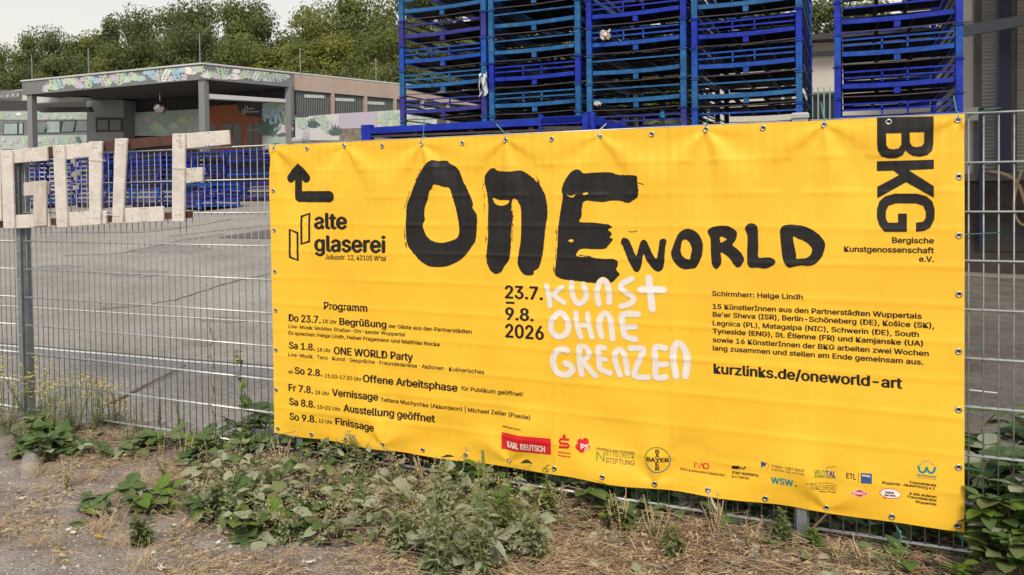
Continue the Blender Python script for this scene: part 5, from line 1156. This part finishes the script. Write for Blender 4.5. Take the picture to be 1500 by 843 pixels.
heap('leaf_litter', 6500, lambda: (rnd(-80, 1500), 0) and (lambda u: (u, vf(u)+rnd(-14, 26)))(rnd(-60, 1480)), [('small', 8), ('twig', 5), ('straw', 8), ('leaf', 1.5)], [LM['brown'], M['twig'], M['straws'], LM['weed']], lambda u, v: .02)
# dead brown cut stems
mb = MB()
for k in range(420):
    u, v = random.gauss(1000, 55), random.gauss(800, 20); p = gpt(u, v); d = rdir(.2, 1.3); L = rnd(.03, .10); mb.tube([p, p+d*L], rnd(.0012, .0028), 4, random.choice((0, 0, 1, 2)), True)
    if k % 2: mb.leaf(p+d*L*.6, rdir(), (0, 0, 1), rnd(.015, .035), .01, .3, .3, 2, 2)
tag(mb.build('dead_plant_tuft', [LM['brown'], M['twig'], M['straws']]), 'tuft of dead brown cut stems in front of the middle of the bottom hem', 'dead plant')
# dry grass tufts
for k, (u, v, h, n) in enumerate([(55, 690, .12, 60), (150, 770, .13, 90), (180, 790, .10, 60), (60, 790, .10, 60), (200, 708, .13, 90), (130, 700, .1, 60), (205, 828, .14, 50), (265, 742, .1, 50), (430, 805, .08, 50), (860, 800, .08, 60), (1110, 770, .07, 40)]):
    p = gpt(u, v); mb = MB()
    for j in range(n):
        b = p+Vector((random.gauss(0, .035), random.gauss(0, .035), 0)); d = rdir(.35, 1.3); L = h*rnd(.5, 1.2); m_ = b+d*L*.6; e = m_+(d+Vector((rnd(-.5, .5), rnd(-.5, .5), -.6))).normalized()*L*.45; mb.tube([b, m_, e], .0011, 3, 0, False, r2=.0006)
    tag(mb.build('dry_grass_tuft', M['straws'], base=p), f"dry straw coloured grass tuft, {['behind the clear cup', 'on the grit below the yellow leaf', 'beside the low weed tuft near the bottom left', 'on the open grit at the far bottom left', 'between two bramble sprigs', 'just right of the clear cup', 'at the bottom photo edge under the weed tuft', 'near the flat bramble sprig', 'at the front edge of the branch heap', 'left of the dead brown stems', 'below the thick white tie'][k]}", 'grass tuft', 'dry grass tufts on the verge')
# pebbles and scraps
mb = MB()
for k in range(5200):
    u, v = rnd(-60, 1500), rnd(655, 880)
    if v < vf(u)+9: continue
    p = gpt(u, v); r = rnd(.0025, .008) if random.random() < .92 else rnd(.009, .017)
    vs = [p+Vector((rnd(.6, 1.1)*r*math.cos(a), rnd(.6, 1.1)*r*math.sin(a), r*.15)) for a in [j*1.047 for j in range(6)]]+[p+Vector((rnd(-.3, .3)*r, rnd(-.3, .3)*r, r*.9))]
    mb.add(vs, [(j, (j+1) % 6, 6) for j in range(6)], random.choice((0, 1, 1, 2)))
tag(mb.build('pebbles', [mat('grey_pebble', (.20, .185, .175), .9), mat('pale_pebble', (.42, .39, .36), .9), mat('dark_pebble', (.08, .07, .065), .9)]), kind='stuff')
M['chip'] = mat('white_chip', (.62, .60, .57), .7)
for k, (u, v, w, m, nm, lab) in enumerate([(236, 826, .055, 'chip', 'paper_scrap', 'torn white paper scrap at the bottom photo edge'), (105, 776, .05, 'chip', 'paper_scrap', 'narrow white paper scrap left of the yellow leaf'), (33, 728, .035, 'chip', 'paper_scrap', 'flat pale scrap on the grit below the clear cup'), (155, 728, .05, 'chip', 'paper_scrap', 'white scrap beside the flat bramble sprig'), (255, 765, .03, 'chip', 'paper_scrap', 'small crumpled white scrap right of the yellow leaf'), (320, 790, .028, 'chip', 'paper_scrap', 'small white scrap in front of the branch heap'), (578, 812, .04, 'film', 'paper_scrap', 'bluish crumpled scrap by the tall mugwort'), (455, 820, .03, 'chip', 'paper_scrap', 'pale chip on the grit below the branch heap'), (148, 786, .05, 'yel', 'fallen_leaf', 'bright yellow fallen leaf on the grey grit at left'), (372, 730, .045, 'yel', 'fallen_leaf', 'yellow fallen leaf in the branch heap'), (322, 684, .035, 'yel', 'fallen_leaf', 'orange yellow leaf on the dark bramble'), (1338, 838, .04, 'yel', 'fallen_leaf', 'yellow leaf at the bottom edge below the speech bubble logo'), (65, 658, .035, 'chip', 'paper_scrap', 'round white scrap beside the clear cup'), (1092, 803, .10, 'film', 'plastic_scrap', 'grey torn plastic sheet on the ground left of the right post'), (1070, 775, .03, 'paper', 'stone', 'pale tan stone near the thick white tie')]):
    p = gpt(u, v)+Vector((0, 0, .014)); mb = MB(); n = 4; vs = []; an = rnd(0, 3.14)
    for j in range(n+1):
        for i in range(n+1):
            a, b = (i/n-.5)*w*1.3, (j/n-.5)*w*(.5+.3*math.sin(i*1.7)); vs.append(p+Vector((a*math.cos(an)-b*math.sin(an)+rnd(-.1, .1)*w, a*math.sin(an)+b*math.cos(an)+rnd(-.1, .1)*w, rnd(-.1, .22)*w)))
    mb.add(vs, [(j*(n+1)+i, j*(n+1)+i+1, (j+1)*(n+1)+i+1, (j+1)*(n+1)+i) for j in range(n) for i in range(n)])
    if nm == 'stone':
        mb = MB(); mb.lathe(p, (0.2, .1, 1), [(0, -.012), (.016, -.006), (.018, .004), (.010, .014), (0, .017)], 9)
    tag(mb.build(nm, LM['yel'] if m == 'yel' else M[m], base=p), lab, nm.replace('_', ' '))
# clear plastic cup, upside down and dented
M['clear'] = mat('clear_plastic', (.80, .79, .77), .25, spec=.5); t_ = M['clear'].node_tree; t_.nodes['Principled BSDF'].inputs['Alpha'].default_value = .17
p = gpt(44, 692); mb = MB(); mb.lathe(p, (.08, -.1, 1), [(.050, .0), (.047, .004), (.048, .04), (.046, .075), (.040, .110), (.026, .128), (0, .131)], 18)
for i, v_ in enumerate(mb.v): mb.v[i] = v_+Vector((noise.noise(v_*40)*.005, noise.noise(v_*40+Vector((3, 3, 3)))*.005, 0))
tag(mb.build('plastic_cup', M['clear'], base=p, smooth=True), 'dented clear plastic cup upside down on the grit at left', 'cup')
